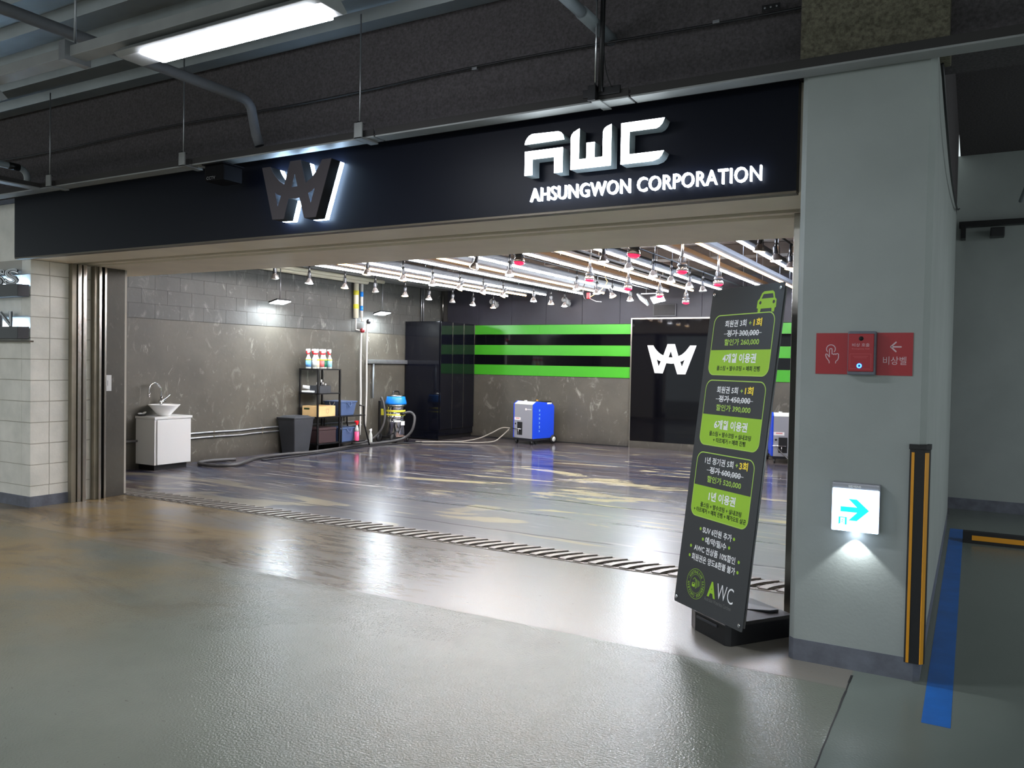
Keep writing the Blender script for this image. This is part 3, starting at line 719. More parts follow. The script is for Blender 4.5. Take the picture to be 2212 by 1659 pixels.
# hanging air reel tool and conduits
t = thing('hanging_tool', 'coiled air tool with red clip dangling below the tube lines', 'tool', (-5.9, 13.2, 2.75))
def proj_pt(x, y, z): return (x, y, z)
part('cord', MB().tube(arc_pts([(-5.72, 12.6, 3.52), (-5.72, 12.6, 3.1), (-5.80, 12.6, 2.9), (-5.78, 12.6, 2.75), (-5.74, 12.6, 2.70)], 5), .008, 6), 'wire', t, world=True)
part('loop', MB().tube(arc_pts([(-5.44, 12.6, 3.52), (-5.40, 12.6, 3.1), (-5.36, 12.6, 3.0), (-5.43, 12.6, 2.9), (-5.52, 12.6, 2.83), (-5.66, 12.6, 2.75)], 5), .008, 6), 'cardboard', t, world=True)
part('clip', MB().box(-5.72, -5.66, 12.57, 12.61, 2.72, 2.82), 'red_cap', t, .008, world=True, label='red clip')
part('handle', MB().tube([(-5.66, 12.6, 2.72), (-5.55, 12.6, 2.67), (-5.46, 12.6, 2.665)], .01, 6), 'galv', t, world=True)

def square_flood(name_label, x, y, z, tiltdir):
    t = thing('square_floodlight', name_label, 'lamp', (x, y, z))
    T = Matrix.Rotation(R(tiltdir[0]), 4, 'X') @ Matrix.Rotation(R(tiltdir[1]), 4, 'Y')
    part('rod', MB().tube([(0, 0, .03), (0, 0, .60)], .009, 8), 'galv', t)
    part('housing', MB().box(-.10, .10, -.16, .16, 0, .03).xf(T), 'black_plastic', t, .006)
    part('panel', MB().box(-.09, .09, -.15, .15, -.006, -.001).xf(T), 'flood', t, label='glowing white panel')
square_flood('square floodlight on a rod by the left wall, nearer one', -10.12, 9.92, 2.56, (0, -14))
square_flood('square floodlight on a rod by the left wall, farther one', -10.12, 12.62, 2.54, (0, -14))
t = thing('twin_floodlight', 'pair of glaring floodlights on the back wall above the black door panel', 'lamp', (-5.2, 14.3, 2.9))
for dx, ang in ((-.17, 38), (.13, -14)):
    T = Matrix.Translation((dx, 0, -.07)) @ Matrix.Rotation(R(-28), 4, 'X') @ Matrix.Rotation(R(ang), 4, 'Y')
    h = part('housing', MB().box(-.12, .12, -.10, .10, 0, .03).xf(T), 'galv', t, .005)
    g = part('panel', MB().box(-.11, .11, -.09, .09, -.006, -.001).xf(T), 'flood', t, label='glowing white panel')
part('bracket', MB().box(-.2, .2, -.01, .01, .03, .05).tube([(-.1, 0, .04), (-.1, 0, .6)], .008, 6).tube([(.1, 0, .04), (.1, 0, .6)], .008, 6), 'galv', t)
for x, lab in ((-8.9, 'small grey cylinder speaker on the back wall, left one'), (-7.2, 'small grey cylinder speaker on the back wall, right one')):
    t = thing('wall_speaker', lab, 'speaker', (x, 14.86, 2.87), group='cylinder speakers on the back wall')
    T = Matrix.Rotation(R(68), 4, 'X')
    part('body', MB().lathe([(.055, -.10), (.062, -.09), (.062, .12), (.05, .13)], 16, M4=T), 'tray', t)
    part('bracket', MB().box(-.015, .015, .05, .15, .02, .05), 'galv', t)
# vent grille
t = thing('vent_grille', 'dark rectangular louvred vent above the black door panel', 'vent', (-5.18, 15.0, 2.68))
part('frame', MB().box(-5.41, -4.95, 14.985, 15.01, 2.56, 2.80), 'dark_grey_plastic', t, .004, world=True)
for k in range(9): part('slat', MB().box(-5.38, -4.98, 14.975, 14.985, 2.582+.023*k, 2.582+.023*k+.011), 'black_metal', t, world=True)
part('recess', MB().box(-5.385, -4.975, 14.980, 14.984, 2.58, 2.785), 'black', t, world=True)

# black mirror panel with the flat emblem
t = thing('mirror_panel', 'tall glossy black panel with white crown-shaped emblem on the back wall', 'panel', (-5.05, 15.0, 0))
part('glass', MB().box(-5.82, -4.21, 14.97, 15.005, .14, 2.51), 'black_mirror', t, .002, world=True)
part('edge_frame', MB().box(-5.845, -5.82, 14.965, 15.005, 0, 2.535).box(-5.82, -4.19, 14.965, 15.005, 2.51, 2.535).box(-4.21, -4.185, 14.965, 15.005, 0, 2.51), 'steel', t, world=True)
part('kick_plate', MB().box(-5.82, -4.21, 14.968, 15.004, 0, .138), 'render', t, world=True)
shape('emblem_sticker', placed(-5.015, 1.458, .484, .572), 'white_vinyl', t, WF(14.97), .001, .002, 'white crown-shaped emblem')

# locker row in the far left corner
lk = thing('locker_row', 'tall glossy black lockers in the far left corner', 'locker', (-9.9, 13.75, 0))
part('carcass', MB().box(-10.37, -9.49, 13.72, 15.0, .09, 2.44), 'locker', lk, .003, world=True)
part('side_panel', MB().box(-10.36, -9.50, 13.70, 13.719, .20, 2.445), 'locker', lk, .002, world=True)
part('plinth', MB().box(-10.35, -9.52, 13.74, 14.98, 0, .09), 'black_metal', lk, world=True)
part('lower_panel', MB().box(-10.36, -9.50, 13.702, 13.719, .02, .196), 'locker', lk, .002, world=True)
for k in range(3):
    y0 = 13.725+.425*k
    d = part('door', MB().box(-9.489, -9.468, y0, y0+.415, .22, 2.435), 'locker', lk, .002, world=True)
    h = part('door_edge', MB().box(-9.489, -9.462, y0+.416, y0+.422, .22, 2.435), 'steel', d, world=True)
    h['label'] = 'bright metal edge strip'

# ================================================================== LEFT WALL EQUIPMENT
vc = thing('vanity_cabinet', 'white wash cabinet standing by the grey left wall', 'cabinet', (-10.16, 7.7, 0))
part('carcass', MB().box(-10.375, -9.965, 7.42, 8.03, .08, .725), 'white_gloss', vc, .004, world=True)
part('worktop', MB().box(-10.378, -9.945, 7.41, 8.04, .727, .762), 'white_gloss', vc, .003, world=True)
part('door', MB().box(-9.963, -9.945, 7.455, 8.0, .085, .715), 'white_gloss', vc, .003, world=True)
part('plinth', MB().box(-10.36, -10.02, 7.46, 8.0, 0, .08), 'black_metal', vc, world=True)
bs = thing('wash_basin', 'white conical wash basin on the white cabinet', 'basin', (-10.13, 7.70, .762))
part('bowl', MB().lathe([(.075, 0), (.085, .008), (.215, .155), (.218, .163), (.205, .163), (.07, .03), (0, .03)], 28), 'ceramic', bs)
fc = thing('faucet', 'chrome gooseneck faucet behind the white basin', 'faucet', (-10.28, 7.76, .762))
part('column', MB().tube([(0, 0, 0), (0, 0, .28)], .018, 10), 'chrome', fc)
part('spout', MB().tube(arc_pts([(0, 0, .20), (0, 0, .36), (.0, -.05, .44), (.03, -.14, .47), (.05, -.22, .43), (.055, -.24, .34), (.055, -.24, .30)], 6), .012, 10), 'chrome', fc)
part('nozzle', MB().tube([(.055, -.24, .33), (.055, -.24, .27)], .017, 10), 'chrome', fc)
part('handle', MB().tube([(0, .02, .22), (0, .08, .24), (0, .15, .29)], .009, 8).tube([(0, -.03, .21), (0, .07, .21)], .022, 10), 'chrome', fc)
sd = thing('soap_dish', 'black dish on the back corner of the white cabinet', 'dish', (-10.31, 7.47, .762))
part('dish', MB().lathe([(.05, 0), (.065, .012), (.06, .016), (0, .008)], 16), 'black_plastic', sd)
for k, (dx, dy, lb) in enumerate(((-.01, -.02, 'white soap bar lying flat in the black dish'), (.0, .035, 'white soap bar leaning in the black dish'))):
    sp = solo('soap_bar', MB().lathe([(0, -.014), (.022, -.010), (.03, 0), (.022, .010), (0, .014)], 14, M4=Matrix.Diagonal((1, 1.3, 1, 1))), 'ceramic', lb, 'soap')
    sp.location = (-10.31+dx, 7.47+dy, .796+.006*k); sp.rotation_euler = (R(25*k), 0, 0)

# pipes on the left wall
t = thing('wall_pipes', 'pair of silver pipes low along the grey left wall', 'pipe', (-10.33, 9.2, .4))
for z in (.445, .372):
    part('pipe_run', MB().tube(arc_pts([(-10.345, 8.05, z), (-10.345, 8.7, z+.003), (-10.345, 9.3, z-.006), (-10.345, 9.9, z+.005), (-10.345, 12.3, z-.01)], 4), .014, 8), 'galv', t, world=True)
    for y in (8.75, 9.75): part('pipe_joint', MB().tube([(-10.345, y, z), (-10.345, y+.03, z)], .017, 8), 'steel_dull', t, world=True)
part('pipe_stub', MB().tube([(-10.345, 6.0, .405), (-10.345, 7.42, .405)], .018, 8), 'galv', t, world=True)
part('tap', MB().box(-10.35, -10.31, 8.24, 8.30, .33, .365), 'galv', t, .004, world=True)
t = thing('riser_pipe', 'white riser with yellow bands and red valve on the left wall', 'pipe', (-10.31, 12.1, 2.2))
part('insulated_pipe', MB().tube([(-10.30, 12.05, 2.42), (-10.30, 12.05, 3.16)], .05, 14), 'pipe_cream', t, world=True)
for z in (2.60, 2.86): part('colour_band', MB().tube([(-10.30, 12.05, z), (-10.30, 12.05, z+.085)], .0525, 14), 'vac_yellow', t, label='yellow band', world=True)
part('lower_pipe', MB().tube([(-10.30, 12.05, 2.42), (-10.30, 12.05, 2.20), (-10.30, 12.20, 2.19)], .013, 8), 'pipe_white', t, world=True)
part('valve', MB().lathe([(.0, -.03), (.045, -.02), (.045, .02), (0, .03)], 14, c=(-10.27, 12.21, 2.19), M4=Matrix.Rotation(R(90), 4, 'Y')), 'bronze_leather', t, label='dark red valve', world=True)
part('drop_pipe', MB().tube(arc_pts([(-10.30, 12.21, 2.17), (-10.30, 12.205, 1.5), (-10.30, 12.22, .9), (-10.30, 12.21, .17)], 4), .019, 8), 'pipe_white', t, world=True)
t = thing('riser_pipe', 'thinner white riser with blue bands and black valve on the left wall', 'pipe', (-10.31, 12.3, 2.2))
part('insulated_pipe', MB().tube([(-10.30, 12.21, 2.44), (-10.30, 12.21, 3.16)], .03, 12), 'pipe_white', t, world=True)
for z in (2.57, 2.84): part('colour_band', MB().tube([(-10.30, 12.21, z), (-10.30, 12.21, z+.095)], .032, 12), 'vac_blue', t, label='blue band', world=True)
part('lower_pipe', MB().tube([(-10.30, 12.21, 2.46), (-10.30, 12.22, 2.38), (-10.30, 12.33, 2.375)], .012, 8), 'pipe_cream', t, world=True)
part('valve', MB().lathe([(.0, -.03), (.045, -.02), (.045, .02), (0, .03)], 14, c=(-10.26, 12.38, 2.37), M4=Matrix.Rotation(R(90), 4, 'Y')), 'black_plastic', t, label='black valve', world=True)
part('drop_pipe', MB().tube(arc_pts([(-10.30, 12.38, 2.33), (-10.30, 12.38, 1.6), (-10.30, 12.39, 1.0), (-10.30, 12.37, .32)], 4), .018, 8), 'pipe_white', t, world=True)
t = thing('pipe_bundle', 'pair of pale pipes high along the left wall under the ceiling', 'pipe', (-10.2, 10, 3.1))
part('pipe_run', MB().tube([(-10.2, 6.6, 3.12), (-10.2, 12.25, 3.12)], .045, 12), 'pipe_cream', t, world=True)
part('pipe_run', MB().tube([(-10.08, 6.6, 3.15), (-10.08, 12.6, 3.15)], .035, 12), 'pipe_cream', t, world=True)
t = thing('wall_duct', 'grey metal surface trunking on the left wall behind the vacuum', 'trunking', (-10.33, 13, 1.6))
part('trunk', MB().box(-10.376, -10.30, 12.43, 13.71, 1.555, 1.635), 'galv', t, .004, world=True)
part('trunk_rib', MB().box(-10.30, -10.292, 12.43, 13.71, 1.588, 1.60), 'galv', t, world=True)
part('drop_tube', MB().tube([(-10.33, 12.63, 1.555), (-10.33, 12.62, .87)], .018, 8), 'pvc_grey', t, world=True)
for y, lb in ((14.22, 'vertical steel conduit pair above the lockers on the left wall'), ):
    t = thing('wall_conduit', lb, 'conduit', (-10.33, y, 2.5))
    part('tube', MB().tube([(-10.34, y, 2.44), (-10.34, y, 3.2)], .016, 8), 'galv', t, world=True); part('tube', MB().tube([(-10.34, y+.07, 2.44), (-10.34, y+.07, 3.2)], .016, 8), 'galv', t, world=True)
solo('corner_conduit', MB().tube([(-10.30, 14.97, 2.44), (-10.30, 14.97, 3.3)], .018, 8), 'steel', 'single bright conduit in the back left corner above the lockers', 'conduit')

# rack
rk = thing('shelf_rack', 'open black metal shelf rack with four legs by the left wall', 'shelf', (-10.1, 10.89, 0))
RX0, RX1, RY0, RY1 = -10.32, -9.90, 10.61, 11.17
for x in (RX0, RX1):
    for y in (RY0, RY1): part('leg', MB().box(x-.014, x+.014, y-.014, y+.014, 0, 1.43), 'black_metal', rk, .002, world=True)
for z in (1.43, 1.005, .59, .12):
    part('shelf', MB().box(RX0-.014, RX1+.014, RY0-.014, RY1+.014, z, z+.022), 'black_metal', rk, .002, world=True)
for y, n, m, lb in ((10.60, 0, 'l_blue', 'spray bottle with blue label, first from the left on the rack top'), (10.71, 1, 'l_grey', 'spray bottle with plain grey label, second on the rack top'), (10.81, 2, 'l_cream', 'spray bottle with cream label, third on the rack top'),
                    (10.90, 3, 'l_red', 'spray bottle with pink label, fourth on the rack top'), (11.00, 4, 'l_green', 'spray bottle with green label, fifth on the rack top'), (11.10, 5, 'l_aqua', 'spray bottle with pale blue label, last on the rack top')):
    b = thing('spray_bottle', lb, 'bottle', (-10.12+.03*(n % 2), y, 1.452), group='spray bottles on the rack top')
    bd = part('body', MB().lathe([(.042, 0), (.046, .01), (.046, .17), (.022, .225), (.018, .25)], 16), 'bottle', b)
    part('label_sleeve', MB().lathe([(.0468, .03), (.0468, .145)], 16), m, bd, label=lb.split('with ')[1].split(',')[0])
    part('label_band', MB().lathe([(.0472, .145), (.0472, .17)], 16), 'l_yellow' if n != 1 else 'l_grey', bd)
    part('collar', MB().lathe([(.022, .25), (.024, .255), (.022, .275)], 12), 'red_cap', b)
    part('trigger_head', MB().prism([(-.055, .315), (-.045, .345), (.03, .35), (.036, .30), (.014, .275), (-.014, .275), (-.018, .31)], -.014, .014, ['y', 'x', 'y', 'x'][n % 4]), 'white_gloss', b, .003)
    part('trigger', MB().prism([(-.05, .31), (-.04, .31), (-.03, .27), (-.042, .262)], -.008, .008, ['y', 'x', 'y', 'x'][n % 4]), 'red_cap', b)
bk = thing('tool_basket', 'small black basket on the second shelf of the rack', 'basket', (-10.0, 10.80, 1.027))
bm_ = MB(); bm_.box(-.14, .10, -.14, .14, 0, .012).box(-.14, -.13, -.14, .14, 0, .13).box(.09, .10, -.14, .14, 0, .13).box(-.14, .10, -.14, -.13, 0, .13).box(-.14, .10, .13, .14, 0, .13)
part('basket_shell', bm_, 'dark_grey_plastic', bk, .003)
for k, (dx, dy, hh) in enumerate(((-.02, -.08, .17), (.0, .0, .22), (-.03, .07, .17), (.04, .06, .15))):
    b = thing('small_bottle', 'small black bottle with white cap in the basket, %s from the left' % ordn[k], 'bottle', (-10.0+dx, 10.80+dy, 1.04), group='bottles in the black basket')
    part('body', MB().lathe([(.022, 0), (.022, hh*.7), (.012, hh*.78)], 12), 'black_plastic', b); part('cap', MB().lathe([(.014, hh*.78), (.014, hh), (0, hh)], 10), 'white_gloss', b)
solo('folded_towel', MB().box(-10.30, -10.02, 10.62, 10.66+.30, 1.030, 1.065), 'towel', 'flat white towel on the second rack shelf', 'towel', bevel=.012)
tw = solo('rolled_towel', MB().tube(arc_pts([(-10.28, 10.64, 1.13), (-10.18, 10.70, 1.115), (-10.06, 10.72, 1.09)], 5), [.03]*11, 10), 'towel', 'rolled white towel lying on the flat towel', 'towel')
cb = thing('cardboard_box', 'open-topped tan cardboard box on the third rack shelf', 'box', (-10.09, 10.83, .612))
part('carton', MB().box(-.19, .185, -.20, .235, 0, .185), 'cardboard', cb, .003)
part('flap_line', MB().box(-.185, .18, -.012, -.008, .1852, .187), 'ink_dark', cb)
part('printed_mark', MB().box(-.15, -.02, -.2015, -.2005, .12, .15), 'ink_dark', cb)
stroke('printed_crest', [[(.0, .13), (.0, .07), (.03, .05), (.06, .07), (.06, .13), (0, .13)]], .004, 'brown_rag', cb, frame((-9.904, 10.83, .612), (0, 1, 0), (0, 0, 1)), z=.0008)
mc = thing('storage_case', 'dark maroon fabric case on the bottom rack shelf', 'case', (-10.10, 10.87, .142))
part('body', MB().box(-.18, .18, -.2, .24, 0, .22), 'maroon', mc, .012)
part('lid', MB().box(-.185, .185, -.205, .245, .22, .27), 'maroon', mc, .012)
tc = thing('trash_can', 'dark grey tapered plastic trash can left of the rack', 'bin', (-10.13, 10.32, 0))
part('body', MB().taper((0, 0), (.15, .17), (.20, .235), 0, .60), 'dark_grey_plastic', tc, .02)
part('rim', MB().taper((0, 0), (.205, .24), (.21, .245), .585, .62), 'dark_grey_plastic', tc, .008)
part('lid', MB().taper((-.0, .0), (.19, .2), (.14, .15), .62, .645), 'dark_grey_plastic', tc, .008)
# stand with blue bins
st = thing('bin_stand', 'low black tubular stand right of the rack', 'stand', (-10.1, 11.55, 0))
for x in (-10.32, -9.90):
    part('leg', MB().tube([(x, 11.22, 0), (x, 11.24, .60)], .012, 8), 'black_metal', st, world=True)
    part('leg', MB().tube([(x, 12.02, 0), (x, 11.86, .42), (x, 11.84, .76), (x, 11.72, .78)], .014, 8), 'black_metal', st, world=True)
for z in (.10, .58): part('shelf_frame', MB().box(-10.33, -9.89, 11.20, 11.88, z, z+.02), 'black_metal', st, .003, world=True)
for z, lab in ((.602, 'slate blue storage bin on the upper shelf of the stand'), (.122, 'slate blue storage bin on the lower shelf of the stand')):
    b = thing('storage_bin', lab, 'bin', (-10.11, 11.43, z))
    part('tub', MB().taper((0, 0), (.17, .17), (.20, .215), 0, .24), 'bin_blue', b, .012)
    part('rim', MB().taper((0, 0), (.21, .225), (.212, .228), .235, .262), 'bin_blue', b, .004)
    part('handle', MB().tube(arc_pts([(-.06, -.222, .25), (-.04, -.235, .20), (0, -.24, .18), (.04, -.235, .20), (.06, -.222, .25)], 4), .008, 6), 'tray', b)
    part('handle', MB().tube(arc_pts([(.212, -.06, .24), (.225, -.04, .19), (.23, 0, .17), (.225, .04, .19), (.212, .06, .24)], 4), .008, 6), 'bin_blue', b)
pb = thing('spray_bottle', 'spray bottle half full of pink liquid hooked on the stand', 'bottle', (-9.86, 11.60, .13))
part('body', MB().lathe([(.04, .17), (.036, .22), (.018, .27), (.016, .29)], 14), 'bottle', pb)
part('liquid', MB().lathe([(.042, 0), (.044, .01), (.044, .17)], 14), 'pink_liquid', pb, label='pink liquid')
part('trigger_head', MB().prism([(-.055, .345), (-.05, .37), (.04, .37), (.04, .33), (.014, .29), (-.014, .29), (-.018, .34)], -.012, .012, 'x'), 'red_cap', pb, .003)
wb = thing('spray_bottle', 'small white spray bottle on the floor beside the vacuum trolley', 'bottle', (-10.15, 12.35, 0))
part('body', MB().lathe([(.035, 0), (.04, .01), (.038, .16), (.016, .23)], 14), 'bottle', wb)
part('trigger_head', MB().prism([(-.045, .27), (.03, .29), (.03, .25), (.012, .23), (-.012, .23)], -.012, .012, 'x'), 'white_gloss', wb, .003)

# vacuum cleaner on trolley
vx, vy = -10.03, 12.98
v = thing('vacuum_cleaner', 'steel drum vacuum with blue head on a wheeled trolley', 'vacuum', (vx, vy, 0))
part('drum', MB().lathe([(.175, .13), (.185, .14), (.185, .40), (.19, .405), (.185, .41), (.185, .50), (.19, .505), (.185, .51), (.185, .70), (.20, .72)], 26), 'chrome', v)
part('clamp_ring', MB().lathe([(.19, .70), (.205, .71), (.205, .74), (.19, .76)], 26), 'steel', v)
part('motor_head', MB().lathe([(.21, .75), (.215, .78), (.19, .86), (.185, .90), (.17, .905)], 26), 'vac_blue', v, label='bright blue plastic head')
part('top_cap', MB().lathe([(.17, .90), (.16, .93), (.10, .95), (0, .955)], 24), 'steel', v)
part('handle', MB().tube(arc_pts([(.0, -.11, .93), (0, -.08, 1.0), (0, 0, 1.01), (0, .08, 1.0), (0, .11, .93)], 5), .017, 8), 'black_plastic', v)
part('strap', MB().lathe([(.187, .60), (.19, .605), (.19, .63), (.187, .64)], 26), 'vac_yellow', v, label='yellow strap')
part('strap', MB().lathe([(.187, .53), (.19, .535), (.19, .555), (.187, .56)], 26), 'vac_yellow', v, label='yellow strap')
part('rating_label', MB().box(.17, .176, .02, .13, .34, .42).xf(Matrix.Rotation(R(-35), 4, 'Z')), 'white_vinyl', v)
part('yellow_tag', MB().box(-.22, -.13, -.215, -.195, .53, .66), 'vac_yellow', v, .004)
part('inlet', MB().tube([(.16, -.06, .57), (.24, -.02, .58)], .032, 12), 'black_plastic', v)
part('trolley_frame', MB().box(-.19, .19, -.24, .24, .09, .115).box(-.19, -.15, -.32, -.28, .09, .82).box(.15, .19, -.3, -.27, .09, .2), 'black_metal', v, .004)
for s in (-1, 1): part('wheel', MB().lathe([(.03, -.02), (.085, -.018), (.09, 0), (.085, .018), (.03, .02)], 20, c=(s*.17, -.30, .092), M4=Matrix.Rotation(R(90), 4, 'Y')), 'rubber', v)
for s in (-1, 1): part('caster', MB().lathe([(.01, -.012), (.04, -.01), (.04, .01), (.01, .012)], 14, c=(s*.15, .20, .041), M4=Matrix.Rotation(R(90), 4, 'Y')), 'rubber', v)
part('rag', MB().taper((.09, -.05), (.13, .12), (.04, .05), .115, .15), 'brown_rag', v, .012)
hz = thing('vacuum_hose', 'thick dark grey hose looping from the vacuum along the floor', 'hose', (-10, 11, 0))
def cam_line(pts, r, name, m, parent): part(name, MB().tube(arc_pts(pts, 7), r, 10), m, parent, world=True)
cam_line([(-9.82, 12.97, .58), (-9.72, 13.05, .60), (-9.62, 13.05, .52), (-9.60, 13.0, .34), (-9.66, 12.95, .18), (-9.78, 12.80, .07), (-9.92, 12.3, .03), (-10.0, 11.7, .03), (-9.85, 11.1, .03), (-9.80, 10.4, .03), (-9.92, 9.8, .03), (-9.86, 9.2, .03), (-9.62, 8.75, .03), (-9.48, 8.42, .03), (-9.62, 8.20, .03), (-9.88, 8.17, .03), (-10.10, 8.30, .03), (-10.12, 8.55, .03), (-10.0, 8.9, .03)], .026, 'hose_run', 'hose', hz)
cam_line([(-10.22, 12.75, .86), (-10.10, 12.62, .88), (-10.03, 12.60, .74), (-9.99, 12.58, .5), (-10.02, 12.52, .28), (-10.12, 12.40, .11), (-10.20, 12.2, .04), (-10.15, 11.9, .03), (-10.02, 11.5, .028)], .022, 'hose_tail', 'hose', hz)
solo('floor_cable', MB().tube(arc_pts([(-9.95, 9.6, .012), (-9.75, 9.2, .012), (-9.68, 9.6, .012), (-9.72, 10.4, .012), (-9.78, 11.2, .012), (-9.82, 12.0, .012), (-9.55, 13.0, .012), (-9.2, 13.35, .012), (-8.85, 13.55, .012)], 6), .011, 8), 'wire', 'thin black cable lying in front of the vacuum hose', 'cable')

# steam machines
def steam(label, loc, rz):
    s = thing('steam_machine', label, 'machine', loc, rz, group='steam wash machines')
    w, d = .275, .31
    sec = [(-d, .12), (d, .12), (d, .76), (d-.07, .825), (-d+.1, .86), (-d, .80)]       # (y, z)
    spn = part('side_panel', MB().prism(sec, w-.025, w, 'x'), 'steam_blue', s, .006, 'royal blue side panel')
    part('side_panel', MB().prism(sec, -w, -w+.03, 'x'), 'steam_blue', s, .006, 'royal blue side panel')
    fpn = part('front_panel', MB().box(-w+.03, w-.025, -d, -d+.02, .12, .80), 'steam_grey', s, .003)
    part('body_core', MB().box(-w+.03, w-.025, -d+.02, d-.01, .13, .76), 'dark_grey_plastic', s)
    part('top_panel', MB().prism([(-d, .79), (-d, .80), (-d+.1, .855), (d-.07, .822), (d-.005, .765), (d-.005, .75), (-d+.1, .80)], -w+.032, w-.027, 'x'), 'cream', s)
    part('display', MB().box(.02, .20, -d+.16, -d+.30, .852, .862), 'black_plastic', s, .004); part('dial', MB().lathe([(.03, .848), (.03, .868), (0, .868)], 14, c=(-.12, -.12, 0)), 'white_gloss', s)
    part('warning_knob', MB().lathe([(.022, .862), (.022, .885), (0, .885)], 12, c=(.13, -d+.26, 0)), 'yellow', s)
    part('rear_tray', MB().box(.05, w-.03, d-.26, d-.06, .835, .858), 'black_plastic', s, .004); part('tray_lid', MB().box(.06, w+.002, d-.22, d-.08, .80, .832), 'white_gloss', s, .006)
    part('hatch', MB().box(-.16, -.02, -d-.003, -d+.001, .18, .44), 'black', s)
    part('control_strip', MB().box(-w+.03, -.17, -d-.004, -d, .15, .46), 'steam_grey', s); part('port', MB().lathe([(.018, 0), (.018, .006), (0, .006)], 12, c=(-.205, -d-.004, .40), M4=Matrix.Rotation(R(90), 4, 'X')), 'black', s)
    part('brass_fitting', MB().tube([(-.26, -d-.03, .30), (-.04, -d-.02, .295)], .009, 8).tube([(-.11, -d-.02, .295), (-.11, -d-.02, .19)], .008, 8), 'chrome', s)
    part('warning_sticker', MB().box(-w+.032, -.07, -d-.002, -d-.0005, .475, .53), 'white_vinyl', s); part('sticker_print', MB().box(-w+.07, -.10, -d-.0035, -d-.0022, .503, .518), 'l_red', s)
    FR = ROOTM[s.name] @ frame((0, -d, 0), (1, 0, 0), (0, 0, 1)); SR = ROOTM[s.name] @ frame((w, 0, 0), (0, 1, 0), (0, 0, 1))
    shape('logo_dot', [circ(.075, .70, .024, 18)], 'white_vinyl', fpn, FR, .001, .001); text('logo_word', 'JISAN', 'white_vinyl', fpn, FR, (.108, .22, .683, .712), z=.001, bold=.02)
    for k, ch in enumerate('STEAMA'):
        T = SR @ Matrix.Translation((-.13, .68-.082*k, 0)) @ Matrix.Rotation(R(-90), 4, 'Z')
        text('side_letter', ch, 'l_aqua', spn, T, (-.022, .022, -.016, .016), z=.001)
    part('chassis', MB().taper((0, 0), (w-.03, d-.03), (w-.002, d-.002), .075, .12), 'dark_grey_plastic', s, .004)
    for x in (-w+.06, w-.06):
        c = part('caster', MB().lathe([(.008, -.014), (.038, -.012), (.038, .012), (.008, .014)], 14, c=(x, -d+.05, .0385), M4=Matrix.Rotation(R(90), 4, 'Y')).box(x-.02, x+.02, -d+.03, -d+.07, .06, .08), 'rubber', s)
    for q in (-1, 1):
        x = q*(w+.012)
        part('wheel', MB().lathe([(.045, -.02), (.086, -.018), (.09, 0), (.086, .018), (.045, .02)], 22, c=(x, d-.03, .091), M4=Matrix.Rotation(R(90), 4, 'Y')), 'rubber', s)
        part('wheel_hub', MB().lathe([(.0, -.021), (.05, -.02), (.05, .02), (0, .023)], 18, c=(x, d-.03, .091), M4=Matrix.Rotation(R(90), 4, 'Y')), 'cream', s, label='pale wheel hub')
    return s
s1 = steam('blue and grey steam wash machine against the back wall below the green stripes', (-7.71, 14.50, 0), R(-15))
s2 = dup(s1, (-2.76, 14.45, 0), R(17), 'grey and blue steam wash machine half hidden behind the right steel jamb')
t = thing('steam_hose', 'pale grey hose from the blue steam machine along the floor', 'hose', (-8.6, 14, 0))
cam_line([(-8.10, 14.22, .30), (-8.25, 14.15, .30), (-8.42, 14.05, .20), (-8.65, 13.9, .08), (-8.95, 13.6, .02), (-9.4, 13.2, .02), (-9.62, 13.1, .02)], .013, 'hose_run', 'cord', t)
cam_line([(-8.10, 14.18, .28), (-8.20, 14.05, .14), (-8.30, 13.9, .04), (-8.6, 13.62, .02), (-9.0, 13.45, .02), (-9.45, 13.08, .02)], .013, 'hose_run', 'cord', t)
t = thing('steam_hose', 'grey hose drooping from the half hidden steam machine', 'hose', (-2.8, 14, 0))
cam_line([(-2.95, 14.22, .30), (-2.85, 14.12, .26), (-2.7, 14.05, .14), (-2.5, 13.9, .04), (-2.0, 13.6, .02)], .012, 'hose_run', 'hose', t)

# ================================================================== BANNER STAND
BO = Vector((-1.58, 4.877, .147)); DU = Vector((.79199471, -.61052796, 0)); DV = Vector((.07488399, .09693886, .99246927)); BW, BH = .650, 1.950
BF = frame(BO, DU, DV)
bn = thing('banner_stand', 'tall leaning charcoal price banner beside the right column', 'banner', (-1.25, 4.85, 0))
sheet = part('banner_sheet', MB().prism(rrect(0, BW, 0, BH, .01, 3), -.004, 0, 'z').xf(BF), 'banner', bn, world=True)
part('edge_tube', MB().tube([BF @ Vector((BW-.012, .02, -.02)), BF @ Vector((BW-.012, BH-.02, -.02))], .007, 8), 'galv', bn, world=True)
for a, b in ((.022, .03), (BW-.03, .03), (.022, BH-.03), (BW-.03, BH-.03)):
    T = BF @ Matrix.Translation((a, b, .001))
    part('eyelet', MB().lathe([(.010, 0), (.012, .002), (.006, .003)], 12, M4=T), 'chrome', bn, world=True)
    part('hook', MB().tube([T @ Vector(p) for p in ((0, 0, -.02), (0, 0, .008), (.006, -.012, .006))], .0025, 5), 'galv', bn, world=True)
Z = .0008
def T_(s, m, u0, u1, vc, h, bold=.02, name='printed_text'): text(name, s, m, sheet, BF, (u0, u1, vc-h/2, vc+h/2), z=Z*2, bold=bold)
